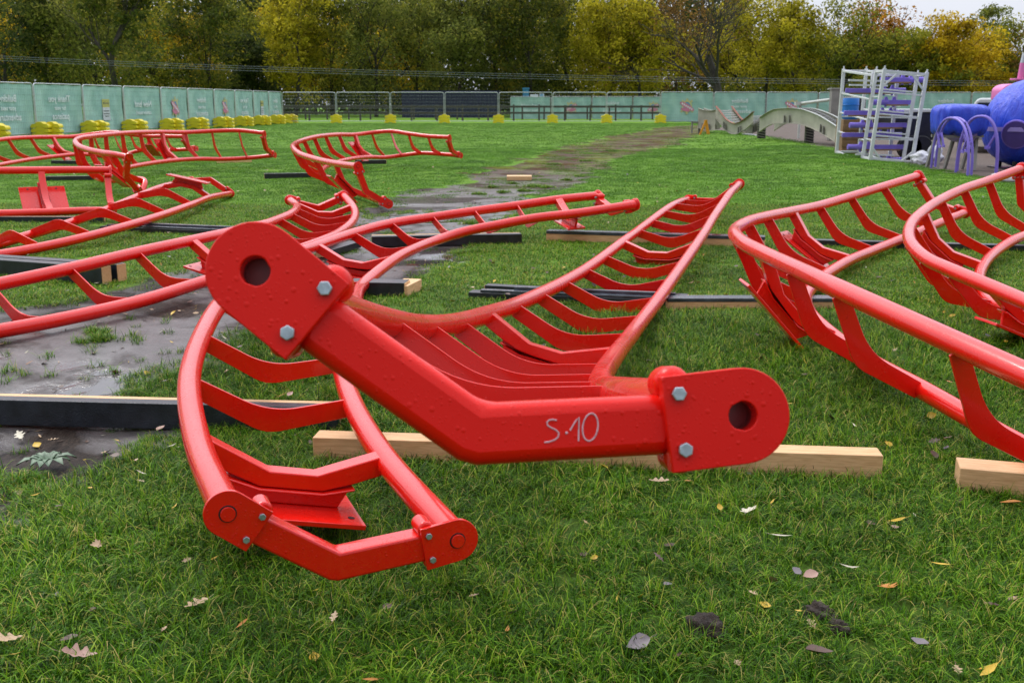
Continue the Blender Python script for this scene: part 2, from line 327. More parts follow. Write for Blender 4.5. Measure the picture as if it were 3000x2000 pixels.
TR={'A':dict(k=[2, 0, 0, 0, 0, 0, 1, 0, 0, 0, 0, 0, 1, 0, 0, 0, 0, 2],P=[[[2.067,12.552,0.187],[2.62,12.383,0.384]],[[1.911,12.071,0.208],[2.474,11.895,0.371]],[[1.737,11.54,0.215],[2.303,11.354,0.351]],[[1.541,10.944,0.198],[2.11,10.754,0.293]],[[1.331,10.268,0.176],[1.908,10.089,0.24]],[[1.121,9.527,0.168],[1.703,9.355,0.196]],[[0.901,8.753,0.161],[1.484,8.581,0.16]],[[0.687,7.991,0.152],[1.265,7.817,0.126]],[[0.497,7.277,0.16],[1.071,7.101,0.113]],[[0.32,6.615,0.184],[0.891,6.442,0.102]],[[0.153,5.977,0.221],[0.728,5.819,0.11]],[[0.006,5.344,0.275],[0.583,5.205,0.14]],[[-0.122,4.718,0.351],[0.46,4.597,0.199]],[[-0.217,4.104,0.44],[0.361,3.999,0.278]],[[-0.29,3.484,0.555],[0.293,3.396,0.39]],[[-0.335,2.829,0.701],[0.246,2.759,0.532]],[[-0.367,2.088,0.885],[0.214,2.055,0.708]],[[-0.303,1.246,1.088],[0.281,1.247,0.91]]]),
'B':dict(k=[2, 1, 0, 0, 0, 0, 0, 1, 0, 0, 0, 0, 0, 1, 2],P=[[[-0.696,2.455,0.303],[-0.145,2.666,0.143]],[[-0.958,3.106,0.274],[-0.408,3.318,0.142]],[[-1.187,3.798,0.283],[-0.612,3.957,0.151]],[[-1.35,4.526,0.291],[-0.763,4.631,0.156]],[[-1.463,5.315,0.307],[-0.868,5.38,0.131]],[[-1.526,6.198,0.275],[-0.933,6.235,0.121]],[[-1.591,7.149,0.259],[-1.011,7.131,0.084]],[[-1.499,8.099,0.221],[-0.894,8.031,0.128]],[[-1.344,8.948,0.217],[-0.785,8.747,0.122]],[[-1.093,9.579,0.233],[-0.641,9.197,0.133]],[[-0.747,9.961,0.25],[-0.434,9.449,0.172]],[[-0.363,10.172,0.285],[-0.107,9.622,0.22]],[[0.044,10.339,0.323],[0.232,9.763,0.265]],[[0.446,10.49,0.367],[0.642,9.919,0.296]],[[0.863,10.711,0.389],[1.184,10.192,0.35]]]),
'C':dict(k=[0, 0, 0, 0, 0, 1, 0, 0, 0, 0, 0, 1, 2],P=[[[-3.835,5.645,0.126],[-3.477,5.106,0.04]],[[-3.497,6.01,0.163],[-3.066,5.587,0.04]],[[-3.177,6.417,0.199],[-2.688,6.09,0.044]],[[-2.888,6.895,0.231],[-2.368,6.627,0.06]],[[-2.65,7.489,0.256],[-2.141,7.221,0.084]],[[-2.456,8.117,0.26],[-1.895,7.939,0.106]],[[-2.311,8.808,0.249],[-1.734,8.676,0.122]],[[-2.213,9.487,0.232],[-1.635,9.381,0.118]],[[-2.205,10.08,0.217],[-1.618,10.029,0.103]],[[-2.205,10.618,0.21],[-1.607,10.629,0.116]],[[-2.244,11.112,0.207],[-1.643,11.193,0.138]],[[-2.33,11.574,0.211],[-1.742,11.733,0.181]],[[-2.493,12.021,0.231],[-1.923,12.231,0.263]]]),
'D':dict(k=[0, 0, 0, 0, 0, 0, 0, 1, 2],P=[[[-5.123,9.002,0.04],[-4.738,8.389,0.04]],[[-4.877,9.179,0.04],[-4.402,8.755,0.04]],[[-4.655,9.454,0.045],[-4.105,9.196,0.065]],[[-4.473,9.893,0.095],[-3.874,9.763,0.098]],[[-4.356,10.604,0.138],[-3.752,10.538,0.12]],[[-4.34,11.492,0.177],[-3.737,11.482,0.122]],[[-4.38,12.537,0.221],[-3.778,12.57,0.12]],[[-4.465,13.732,0.245],[-3.875,13.762,0.107]],[[-4.541,15.053,0.224],[-3.956,15.082,0.053]]]),
'E':dict(k=[3, 3, 3, 3, 1, 3, 2],P=[[[-6.839,11.723,0.571],[-6.63,11.339,0.144]],[[-6.506,11.888,0.561],[-6.308,11.511,0.125]],[[-6.168,12.065,0.552],[-5.974,11.694,0.107]],[[-5.821,12.26,0.542],[-5.622,11.898,0.094]],[[-5.458,12.486,0.533],[-5.238,12.133,0.086]],[[-5.108,12.701,0.523],[-4.919,12.325,0.082]],[[-4.781,12.859,0.511],[-4.614,12.471,0.07]]]),
'F':dict(k=[2, 0, 0, 0, 1, 0, 0, 0, 0, 0, 0, 0, 0, 1, 0, 2],P=[[[-4.984,21.879,0.706],[-4.872,22.271,0.25]],[[-5.561,22.14,0.753],[-5.459,22.34,0.191]],[[-6.098,22.093,0.742],[-5.893,21.977,0.185]],[[-6.49,21.616,0.73],[-6.203,21.453,0.215]],[[-6.737,20.91,0.752],[-6.443,20.817,0.225]],[[-6.875,20.116,0.767],[-6.605,20.083,0.22]],[[-6.917,19.302,0.772],[-6.682,19.299,0.208]],[[-6.914,18.5,0.768],[-6.706,18.511,0.192]],[[-6.871,17.742,0.763],[-6.679,17.765,0.18]],[[-6.787,17.046,0.754],[-6.585,17.103,0.18]],[[-6.616,16.437,0.724],[-6.391,16.564,0.17]],[[-6.36,15.941,0.671],[-6.104,16.157,0.162]],[[-6.063,15.563,0.631],[-5.773,15.86,0.184]],[[-5.78,15.281,0.608],[-5.465,15.626,0.217]],[[-5.543,15.044,0.599],[-5.261,15.405,0.198]],[[-5.265,14.869,0.566],[-5.243,15.172,0.041]]]),
'G':dict(k=[2, 0, 0, 0, 0, 1, 0, 0, 0, 0, 0, 0, 0, 0, 1, 2],P=[[[-1.259,21.958,0.621],[-1.044,22.379,0.238]],[[-1.712,22.216,0.637],[-1.48,22.632,0.256]],[[-2.137,22.501,0.679],[-1.918,22.894,0.264]],[[-2.538,22.786,0.723],[-2.329,23.034,0.214]],[[-2.953,22.906,0.69],[-2.654,22.76,0.184]],[[-3.258,22.508,0.661],[-2.885,22.322,0.21]],[[-3.473,21.844,0.68],[-3.077,21.743,0.225]],[[-3.607,21.045,0.684],[-3.207,21.006,0.223]],[[-3.668,20.152,0.678],[-3.267,20.146,0.218]],[[-3.676,19.183,0.66],[-3.257,19.203,0.215]],[[-3.615,18.159,0.64],[-3.185,18.214,0.208]],[[-3.461,17.107,0.616],[-3.035,17.216,0.192]],[[-3.157,16.07,0.562],[-2.741,16.235,0.148]],[[-2.739,15.085,0.529],[-2.342,15.266,0.103]],[[-2.316,14.141,0.521],[-1.925,14.309,0.079]],[[-1.885,13.222,0.533],[-1.543,13.389,0.061]]]),
'H':dict(k=[0, 0, 0, 0, 0, 1, 0, 0, 0, 0, 1, 0, 2],P=[[[-10.198,19.258,0.444],[-9.623,19.434,0.131]],[[-10.187,20.103,0.51],[-9.662,20.211,0.153]],[[-10.155,20.928,0.565],[-9.67,20.968,0.175]],[[-10.086,21.717,0.601],[-9.624,21.693,0.197]],[[-9.955,22.448,0.606],[-9.49,22.363,0.217]],[[-9.779,23.102,0.595],[-9.309,22.956,0.231]],[[-9.567,23.673,0.587],[-9.142,23.448,0.208]],[[-9.271,24.055,0.633],[-8.957,23.9,0.146]],[[-8.811,24.017,0.673],[-8.71,24.334,0.175]],[[-8.388,23.889,0.622],[-8.325,24.381,0.263]],[[-7.987,23.798,0.593],[-7.913,24.312,0.273]],[[-7.565,23.73,0.59],[-7.489,24.247,0.276]],[[-7.151,23.649,0.588],[-7.025,24.177,0.308]]]),
'I':dict(k=[2, 0, 0, 0, 1, 0, 0, 0, 0, 1, 0, 0, 0, 0, 0],P=[[[4.217,11.182,0.553],[4.604,10.868,0.203]],[[3.647,10.546,0.49],[4.049,10.244,0.14]],[[3.132,9.91,0.446],[3.534,9.616,0.094]],[[2.662,9.264,0.421],[3.068,8.98,0.074]],[[2.25,8.597,0.436],[2.671,8.338,0.084]],[[1.898,7.934,0.464],[2.318,7.711,0.081]],[[1.617,7.31,0.49],[2.046,7.128,0.089]],[[1.408,6.733,0.495],[1.85,6.622,0.086]],[[1.337,6.171,0.498],[1.759,6.153,0.068]],[[1.339,5.625,0.504],[1.746,5.625,0.05]],[[1.343,5.036,0.518],[1.74,5.056,0.06]],[[1.359,4.348,0.53],[1.764,4.416,0.082]],[[1.514,3.52,0.485],[1.91,3.644,0.043]],[[1.753,2.606,0.406],[2.13,2.793,0.04]],[[2.043,1.642,0.307],[2.393,1.894,0.04]]]),
'J':dict(k=[2, 0, 0, 0, 1, 0, 0, 0, 0, 1, 0, 0, 0, 0],P=[[[4.885,10.338,0.677],[5.119,10.165,0.141]],[[4.391,9.901,0.594],[4.725,9.645,0.145]],[[3.957,9.398,0.556],[4.313,9.138,0.14]],[[3.542,8.842,0.51],[3.912,8.612,0.095]],[[3.172,8.253,0.467],[3.581,8.044,0.073]],[[2.865,7.663,0.428],[3.318,7.493,0.061]],[[2.655,7.09,0.386],[3.147,7.028,0.05]],[[2.562,6.569,0.35],[3.057,6.644,0.04]],[[2.558,6.147,0.335],[3.096,6.2,0.049]],[[2.6,5.694,0.31],[3.162,5.74,0.078]],[[2.622,5.224,0.291],[3.207,5.263,0.119]],[[2.633,4.745,0.275],[3.238,4.774,0.167]],[[2.637,4.259,0.26],[3.261,4.279,0.218]],[[2.637,3.769,0.247],[3.28,3.78,0.273]]]),
}
A_root,A_rails=track('A','big twisting red section in the middle, chalk-marked S.10 on its near end',hole_end=-1,mat='red',mat_conn='red_big')
track('B','red section curving behind the S.10 plate, lowest bolted end just above near grass',.16,.225)
track('C','red section from left edge to a curled V end, lying over the wet mud')
track('D','upturned red track section at left, its V crossties and flat plate pointing up',nsign=1)
track('E','short straight red section on its side at the left edge, square plate facing out',.25,.20,simple=True)
track('F','curled red section at far left with both ends open towards the lawn',mat='red_far',simple=True)
track('G','curled red track section alone on the open grass, left of the wet mud strip',mat='red_far',simple=True)
track('H','farthest red track section, stretching behind the curled one at far left',mat='red_far',simple=True)
track('I','tall banked red section sweeping round at right, above the short pale timber')
track('J','rightmost red track section, banked and curling round beside the purple arches')
# chalk mark S.10 on the near connector
def chalk():
    L,Rr=A_rails; a,b=L[-1],Rr[-1]; mid=(a+b)/2; s=(b-a).normalized(); t=((L[-1]+Rr[-1])-(L[-2]+Rr[-2]))
    cl,cr=crom(L),crom(Rr); t=(cl[-1]-cl[-4])+(cr[-1]-cr[-4]); T=(t-s*t.dot(s)).normalized(); N=T.cross(s)
    if N.z>0: N=-N
    def q(x,y):
        X,Y=1500+x*.5102,1000+y*.5102; dx,dy=X-1463,Y-1005.5
        return mid+s*((dx*.9585+dy*.285)/1492*GA)+N*((-.285*dx+.9585*dy)/1492*GA)-T*.0116
    S=[(243,449),(222,444),(200,447),(187,460),(190,478),(212,492),(240,505),(256,522),(252,545),(232,562),(200,573),(172,576)]
    one=[(322,508),(338,480),(356,452),(374,432),(374,470),(372,520),(371,570)]
    zero=[(432+45*math.cos(t)*1.0+ (-.10)*80*math.sin(t),490+80*math.sin(t)) for t in [(-.9)+6.4*i/22 for i in range(23)]]
    zero=[(x+8,y) for x,y in zero]
    dot=[(295,518),(300,522),(305,526)]
    cn=[o for o in A_root.children if o.name.startswith('end_connector')][-1]
    g=MB()
    for st in(S,one,zero,dot):
        g.tube([q(*p) for p in st],.0009 if st is not dot else .0015,6)
    g.build('chalk_mark',M['chalk'],cn)
chalk()
# ---------------------------------------------------------------- timbers under the sections
def timber(a,b,w=.09,h=.09,style='pale',label='',z=0.0,jag=False,back=1,group=None):
    a,b=Vector(a),Vector(b); a.z=b.z=min(a.z,b.z)-.01; d=(b-a).normalized(); n=Vector((-d.y,d.x,0)); 
    if n.y<0: n=-n
    n=n*back; L=(b-a).length; up=Vector((0,0,1))
    root=empty('timber',(0,0,0)); root.location=(a+b)/2
    yaw=math.atan2(d.y,d.x); root.rotation_euler=(0,0,yaw)
    tag(root,label,'timber',group)
    def lm(g,name,mat,par=root,bev=.003):
        me=g.build(name,mat,None,bevel=bev); me.parent=par; return me
    yn=1 if (Matrix.Rotation(-yaw,3,'Z')@n).y>0 else -1
    X,Y,Z=Vector((1,0,0)),Vector((0,1,0)),Vector((0,0,1))
    def bx(x0,x1,y0,y1,z0,z1):
        g=MB(); y0,y1=y0*yn,y1*yn; g.box(((x0+x1)/2,(y0+y1)/2,(z0+z1)/2),X*(x1-x0)/2,Y*abs(y1-y0)/2,Z*(z1-z0)/2); return g
    H=h+.01
    if style=='pale': lm(bx(-L/2,L/2,0,w,0,H),'beam',M['pale'])
    elif style=='half':    # painted front, raw back edge
        lm(bx(-L/2,L/2,0,w*.62,0,H),'painted_beam',M['black']); lm(bx(-L/2,L/2,w*.625,w,0,H-.002),'raw_edge',M['pale'])
    elif style=='cap':     # raw face under a black board
        lm(bx(-L/2,L/2,0.004,w,0,H*.72),'beam',M['pale']); lm(bx(-L/2,L/2,0,w*1.02,H*.722,H),'board',M['blackwet'])
    elif style=='black':
        lm(bx(-L/2,L/2,0,w,0,H),'beam',M['black'])
        for e in(-1,1): lm(bx(*sorted((e*(L/2+.0005),e*(L/2+.006))),.004,w-.004,.004,H-.004),'sawn_end',M['pale'],bev=.001)
    elif style=='boards':
        lm(bx(-L/2,L/2,0,w,0,H*.6),'beam',M['black']); lm(bx(-L/2+.08,L/2,0.01,w*.55,H*.603,H*.8),'board',M['blackwet']); lm(bx(-L/2+.3,L/2,w*.6,w*.95,H*.603,H),'board',M['blackwet'])
    return root
G_T='timber bearers under the track sections'
def tb(p,q,*a,**k): return timber(gp(*p),gp(*q),*a,**k)
tb((918,1345),(2583,1402),.10,.09,'pale','long pale square timber under the S.10 end plate, lying across the near grass')
tb((2806,1440),(3220,1478),.13,.09,'pale','short pale timber in the grass cut off by the right edge of the photo')
tb((-260,1228),(985,1264),.11,.105,'half','long black-painted beam with raw top edge, beside the near mud at left')
tb((1090,720),(1529,712),.16,.085,'half','black-painted beam with raw top edge crossing under the middle of the curved section')
tb((962,752),(1058,722),.12,.05,'black','short black board on the wet mud behind the big end plate')
tb((1020,868),(1184,872),.16,.10,'black','stubby black beam with splintered pale end, below the arched rail')
tb((1195,872),(1236,850),.13,.08,'pale','broken pale timber stub at the end of the stubby black beam')
tb((1372,876),(1975,902),.11,.085,'boards','black timber topped with loose wet boards, under the long ladder of ties')
tb((1420,856),(2010,888),.08,.05,'black','thin black timber pushed up behind the one with loose wet boards')
tb((1955,908),(2440,908),.12,.075,'cap','raw timber under a wet black board, between the middle and right sections')
tb((1600,706),(2240,726),.13,.10,'cap','raw timber topped by a black board, behind the ladder of ties near the mud edge')
tb((2385,722),(3080,742),.10,.06,'black','long black beam behind the two banked sections at right')
tb((-60,806),(299,834),.10,.13,'black','nearer of two black beams with pale square ends, left of the mud')
tb((-60,796),(344,826),.10,.13,'black','farther of two black beams with pale square ends, left of the mud')
tb((293,676),(705,694),.16,.085,'boards','warped grey-black board on the grass behind the upturned section')
tb((-60,654),(300,654),.10,.07,'half','slim raw-topped beam under the upturned section at left')
tb((135,531),(275,529),.12,.08,'half','raw-topped beam under the curled section at far left')
tb((775,524),(912,522),.10,.09,'black','black beam poking out left of the lone curled section')
tb((1040,482),(1132,481),.12,.09,'black','short black beam behind the lone curled section')
tb((640,479),(738,476),.12,.08,'pale','pale block at the far end of the far-left curled section')
tb((150,481),(228,482),.12,.08,'half','raw-topped beam under the farthest track section')
tb((1485,527),(1558,527),.35,.06,'pale','small loose pale block on the mud strip')
# ---------------------------------------------------------------- ground
def P2(l,z=0): return np.array([[gp(u,v,z).x,gp(u,v,z).y] for u,v in l])
MUD=[P2([(-500,900),(0,905),(240,870),(400,815),(560,775),(700,745),(800,700),(860,690),(960,640),(1040,612),(1130,585),(1250,552),(1330,535),(1390,510),(1430,494),(1470,482),(1560,455),(1640,432),(1720,412),(1830,392),(1950,372),(2080,368),(2120,380),(2010,408),(1960,432),(1880,446),(1800,474),(1745,500),(1700,540),(1640,556),(1600,560),(1560,588),(1530,620),(1490,650),(1460,690),(1380,712),(1350,752),(1290,790),(1215,835),(1150,850),(1050,900),(900,960),(770,980),(700,1045),(620,1090),(500,1085),(420,1120),(560,1170),(420,1262),(330,1310),(250,1370),(130,1400),(60,1455),(-100,1500),(-500,1500)])]
GRAV=P2([(2020,379),(2110,384),(2200,398),(2330,420),(2440,441),(2560,468),(2660,490),(2800,515),(2900,532),(3000,552),(3600,640)])
GRAV=np.vstack([GRAV,[[60,5],[80,70],[40,71],[17,71]]])
def sdf(poly,X,Y):
    'signed distance, positive inside'
    p=np.stack([X.ravel(),Y.ravel()],1); d=np.full(len(p),1e9); ins=np.zeros(len(p),bool); n=len(poly)
    for i in range(n):
        a,b=poly[i],poly[(i+1)%n]; e=b-a; t=np.clip(((p-a)@e)/(e@e),0,1); q=p-a-t[:,None]*e; d=np.minimum(d,np.hypot(q[:,0],q[:,1]))
        c=((a[1]>p[:,1])!=(b[1]>p[:,1])); xx=a[0]+(p[:,1]-a[1])/(b[1]-a[1]+1e-12)*e[0]; ins^=c&(p[:,0]<xx)
    return np.where(ins,d,-d).reshape(X.shape)
_perm=rng.random((64,64))
def vnoise(x,y):
    xi,yi=np.floor(x).astype(int),np.floor(y).astype(int); fx,fy=x-xi,y-yi; fx=fx*fx*(3-2*fx); fy=fy*fy*(3-2*fy)
    g=lambda a,b:_perm[a%64,b%64]
    return (g(xi,yi)*(1-fx)+g(xi+1,yi)*fx)*(1-fy)+(g(xi,yi+1)*(1-fx)+g(xi+1,yi+1)*fx)*fy
def fbm(x,y,o=3):
    s=0;a=.5
    for i in range(o): s=s+a*vnoise(x*2**i+i*7.3,y*2**i+i*3.1); a/=2
    return s/(1-.5**o)
def mudf(x,y):
    d=sdf(MUD[0],x,y); s=np.clip(y/12,.35,2.0)
    return d+(fbm(x*1.7,y*1.7)-.5)*.75*s+(fbm(x*6,y*6)-.5)*.3*s
def gravf(x,y): return sdf(GRAV,x,y)+(fbm(x*1.2,y*1.2)-.5)*.5
def gz(x,y,mf=None,gf=None):
    gf=sdf(GRAV,x,y) if gf is None else gf; mf=sdf(MUD[0],x,y) if mf is None else mf
    z=.05*np.clip((y-50)/20,0,1)+.10*np.exp(-((gf+1.1)/1.3)**2)*(gf<.3)*np.clip((y-14)/8,0,1)*np.clip((60-y)/20,0,1)
    t=np.clip((5.9-y)/1.7,0,1); z=z-.085*t*t*(3-2*t)
    z=z+(fbm(x*1.3+9,y*1.3)-.5)*.03-.025*np.clip(mf/.3,0,1)
    return z
xs=np.unique(np.concatenate([[-700,-300,-150,-90,-60,-45,-35],np.arange(-30,-8,.6),np.arange(-8,9,.11),np.arange(9,30,.5),[35,45,60,90,150,300,700]]))
ys=[-60,-20,-6,-2,0,.8]; y=1.3
while y<90: ys.append(y); y+=max(.09,y*.013)
ys=np.array(ys+[95,100,110,130,160,200,300,500,900])
X,Y=np.meshgrid(xs,ys); mf=mudf(X,Y); gf=gravf(X,Y); Zg=gz(X,Y,mf,gf)
ny,nx=X.shape; me=bpy.data.meshes.new('ground'); V=np.stack([X,Y,Zg],-1).reshape(-1,3)
i0=(np.arange(ny-1)[:,None]*nx+np.arange(nx-1)).ravel(); F=np.stack([i0,i0+1,i0+nx+1,i0+nx],1)
def fastmesh(me,V,F):
    me.vertices.add(len(V)); me.vertices.foreach_set('co',np.asarray(V,dtype=np.float32).ravel())
    k=F.shape[1]; me.loops.add(F.size); me.loops.foreach_set('vertex_index',F.ravel().astype(np.int32))
    me.polygons.add(len(F)); me.polygons.foreach_set('loop_start',(np.arange(len(F))*k).astype(np.int32)); me.polygons.foreach_set('loop_total',np.full(len(F),k,dtype=np.int32)); me.update(calc_edges=True)
fastmesh(me,V,F); me.shade_smooth()
for nm,a in(('mud',mf),('gravel',gf)):
    at_=me.attributes.new(nm,'FLOAT','POINT'); at_.data.foreach_set('value',a.ravel().astype(np.float32))
ground=bpy.data.objects.new('ground',me); col.objects.link(ground); tag(ground,kind='structure')
def ground_mat():
    m=NT('lawn_mud_and_gravel'); pos=m.pos()
    A=m.node('ShaderNodeAttribute'); A.attribute_name='mud'; B=m.node('ShaderNodeAttribute'); B.attribute_name='gravel'
    fine=m.noise(14,pos,6,.65); mid=m.noise(2.6,pos,5,.6); lo=m.noise(.35,pos,4)
    mudm=m.ramp(m.math('MULTIPLY_ADD',A.outputs['Fac'],2.2,m.math('MULTIPLY_ADD',mid,.8,.08)),[(.47,0),(.62,1)])
    grm=m.ramp(m.math('MULTIPLY_ADD',B.outputs['Fac'],1.2,m.math('MULTIPLY_ADD',mid,.6,.2)),[(.45,0),(.58,1)])
    blade=m.noise(60,m.map(pos,(1,.45,1)),6,.7)
    g0=m.ramp(blade,[(.3,(.038,.095,.004)),(.5,(.100,.220,.010)),(.7,(.17,.32,.022))])
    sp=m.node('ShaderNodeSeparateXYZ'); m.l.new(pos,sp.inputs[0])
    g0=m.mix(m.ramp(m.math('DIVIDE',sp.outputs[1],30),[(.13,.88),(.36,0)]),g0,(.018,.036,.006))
    g1=m.mix(m.ramp(lo,[(.4,0),(.65,.45)]),g0,(.14,.24,.016))
    # mud: brown-grey silt, dark rotted leaf mulch, pools
    silt=m.ramp(m.noise(8,pos,8,.65),[(.3,(.085,.073,.070)),(.6,(.15,.132,.130)),(.75,(.21,.19,.185))])
    mulch=m.ramp(m.noise(30,m.map(pos,(1.6,.5,1)),6,.75),[(.35,(.012,.009,.008)),(.6,(.05,.036,.028)),(.72,(.11,.08,.06))])
    mm=m.ramp(m.noise(.9,pos,6,.6,.4),[(.48,0),(.56,1)])
    mud=m.mix(mm,silt,mulch)
    far=m.ramp(m.math('DIVIDE',sp.outputs[1],60),[(.22,0),(.38,1)])
    patchy=m.ramp(m.noise(1.1,m.map(pos,(1,.5,1)),6,.7),[(.46,0),(.62,1)])
    oldgrass=m.mix(patchy,(.075,.036,.016),(.12,.15,.012))
    mud=m.mix(m.math('MULTIPLY',far,.9),mud,oldgrass)
    peb=m.node('ShaderNodeTexVoronoi'); peb.inputs['Scale'].default_value=22; m.l.new(pos,peb.inputs[0])
    grav=m.mix(m.noise(1.2,pos,4),m.ramp(m.noise(40,pos,4,.8),[(.3,(.09,.068,.055)),(.7,(.25,.20,.165))]),(.10,.08,.07))
    c=m.mix(mudm,g1,mud); c=m.mix(grm,c,grav)
    wet=m.ramp(m.noise(.75,pos,2,.5,0),[(.46,0),(.58,1)])
    wet=m.math('MULTIPLY',wet,m.math('SUBTRACT',1,m.math('MULTIPLY',mm,.85)))
    wetm=m.math('MULTIPLY',m.math('MULTIPLY',wet,mudm),m.math('SUBTRACT',1,far))
    rough=m.mix(wetm,(.8,.8,.8),(.045,.045,.045)); rough=m.mix(m.math('MULTIPLY',mudm,m.math('SUBTRACT',1,wetm)),rough,(.42,.42,.42)); rough=m.mix(m.math('MULTIPLY',far,mudm),rough,(.9,.9,.9))
    m.p(Base_Color=m.mix(m.math('MULTIPLY',wetm,.55),c,(.05,.044,.042)),Roughness=rough)
    sp_=m.mix(mudm,(.12,.12,.12),m.mix(mm,(.32,.32,.32),(.05,.05,.05))); sp_=m.mix(wetm,sp_,(.6,.6,.6)); m.l.new(sp_,m.b.inputs['Specular IOR Level'])
    hh=m.math('MULTIPLY',m.math('ADD',fine,blade),m.math('SUBTRACT',1,m.math('MULTIPLY',wetm,.97)))
    m.bump(hh,.6,.03); return m.mat
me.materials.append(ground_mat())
# ---------------------------------------------------------------- grass
def attr_mat(name,stops,rough=.5,trans=.25,noise_scale=0,spec=.3):
    m=NT(name); a=m.node('ShaderNodeAttribute'); a.attribute_name='tone'
    c=m.ramp(a.outputs['Fac'],stops)
    if noise_scale:
        n=m.noise(noise_scale,m.pos(),3); c=m.mix(1,c,m.ramp(n,[(.3,(.55,.6,.5)),(.7,(1.15,1.1,1.1))]),'MULTIPLY')
    m.p(Base_Color=c,Roughness=rough); m.b.inputs['Specular IOR Level'].default_value=spec
    if trans:
        tr=m.node('ShaderNodeBsdfTranslucent'); m.l.new(c,tr.inputs[0]); mx=m.node('ShaderNodeMixShader'); mx.inputs[0].default_value=trans
        m.l.new(m.b.outputs[0],mx.inputs[1]); m.l.new(tr.outputs[0],mx.inputs[2]); m.l.new(mx.outputs[0],m.out.inputs[0])
    return m.mat
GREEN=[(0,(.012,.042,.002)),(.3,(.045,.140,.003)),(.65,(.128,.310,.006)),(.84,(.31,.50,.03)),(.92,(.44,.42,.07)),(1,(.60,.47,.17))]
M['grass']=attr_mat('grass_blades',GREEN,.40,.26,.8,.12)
def tuft_mesh(name,nb,hmin,hmax,wd,spread,seed,calm=False):
    r=np.random.default_rng(seed); V=[];F=[];tone=[]
    for b in range(nb):
        a=r.random()*6.283; rr=spread*math.sqrt(r.random()); x0,y0=rr*math.cos(a),rr*math.sin(a)
        la=r.random()*6.283; lean=r.uniform(.25,2.1); h=r.uniform(hmin,hmax); w_=wd*r.uniform(.6,1.2)
        px,py=math.cos(la),math.sin(la); qx,qy=-py,px; base=len(V); segs=4
        x,y,z=x0,y0,-.004; ang=R_(r.uniform(5,50))
        for s in range(segs+1):
            k=w_*(1-(s/segs)**1.6)/2+.0001
            V+= [(x+qx*k,y+qy*k,z),(x-qx*k,y-qy*k,z)]
            st=h/segs; x+=px*math.sin(ang)*st; y+=py*math.sin(ang)*st; z+=math.cos(ang)*st; ang+=lean/segs*1.5
        t=min(.85,max(0,r.normal(.45,.26))) if r.random()>.12 else r.uniform(.88,1)
        if calm: t=min(.8,max(.3,r.normal(.50,.10)))
        for s in range(segs):
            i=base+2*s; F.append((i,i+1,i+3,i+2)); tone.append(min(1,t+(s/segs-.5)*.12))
    me=bpy.data.meshes.new(name); fastmesh(me,np.array(V),np.array(F)); a=me.attributes.new('tone','FLOAT','FACE'); a.data.foreach_set('value',np.array(tone,dtype=np.float32))
    me.materials.append(M['grass']); me.shade_smooth(); return bpy.data.objects.new(name,me)
def scatter(name,pts,rot,scl,objs,tilt=None):
    c=bpy.data.collections.new(name+'_pieces')
    for o in objs: c.objects.link(o)
    me=bpy.data.meshes.new(name); me.vertices.add(len(pts)); me.vertices.foreach_set('co',np.asarray(pts,dtype=np.float32).ravel())
    a=me.attributes.new('turn','FLOAT_VECTOR','POINT'); rv=np.zeros((len(pts),3),dtype=np.float32); rv[:,2]=rot
    if tilt is not None: rv[:,0:2]=tilt
    a.data.foreach_set('vector',rv.ravel()); b=me.attributes.new('size','FLOAT','POINT'); b.data.foreach_set('value',np.asarray(scl,dtype=np.float32))
    o=bpy.data.objects.new(name,me); col.objects.link(o)
    ng=bpy.data.node_groups.new(name,'GeometryNodeTree'); ng.interface.new_socket('Geometry',in_out='INPUT',socket_type='NodeSocketGeometry'); ng.interface.new_socket('Geometry',in_out='OUTPUT',socket_type='NodeSocketGeometry')
    N=ng.nodes; i=N.new('NodeGroupInput'); q=N.new('NodeGroupOutput'); ip=N.new('GeometryNodeInstanceOnPoints'); ci=N.new('GeometryNodeCollectionInfo')
    ci.inputs['Collection'].default_value=c; ci.inputs['Separate Children'].default_value=True; ci.inputs['Reset Children'].default_value=True; ip.inputs['Pick Instance'].default_value=True
    A=N.new('GeometryNodeInputNamedAttribute'); A.data_type='FLOAT_VECTOR'; A.inputs['Name'].default_value='turn'
    B=N.new('GeometryNodeInputNamedAttribute'); B.data_type='FLOAT'; B.inputs['Name'].default_value='size'
    L=ng.links; L.new(i.outputs[0],ip.inputs['Points']); L.new(ci.outputs[0],ip.inputs['Instance']); L.new(A.outputs['Attribute'],ip.inputs['Rotation']); L.new(B.outputs['Attribute'],ip.inputs['Scale']); L.new(ip.outputs[0],q.inputs[0])
    md=o.modifiers.new('scatter','NODES'); md.node_group=ng; return o
def field(y0,y1,dens,margin=.6):
    'uniform points in the part of the lawn between two distances'
    w1=.5*y1+margin; n=int(dens*(y1-y0)*2*w1); yy=rng.uniform(y0,y1,n); xx=rng.uniform(-w1,w1,n); k=np.abs(xx)<.5*yy+margin; return xx[k],yy[k]
def lawn(y0,y1,dens):
    x,y=field(y0,y1,dens); m=mudf(x,y); g=gravf(x,y); r=rng.random(len(x))
    clump=(fbm(x*1.9+40,y*1.9)>.60)&(fbm(x*7,y*7)>.45)
    keep=((m<.06+r*.12)|((m>0)&clump&(y>9)&(r<.8))|((m>0)&(y>17)&(fbm(x*1.1+3,y*.8)>.56)&(r<.3))|((m>0)&(y>30)&(r<.4)&(fbm(x*.9+8,y*.5)>.52))|((m>0)&(m<.9)&(r<.03)))&(g<.1+r*.3); x,y,m=x[keep],y[keep],m[keep]
    return np.stack([x,y,gz(x,y)],1),m
near,mn=lawn(1.5,6.5,620); midp,mm_=lawn(6.5,14,300); farp,mfp=lawn(14,32,100); vfar,mvf=lawn(32,71,15)
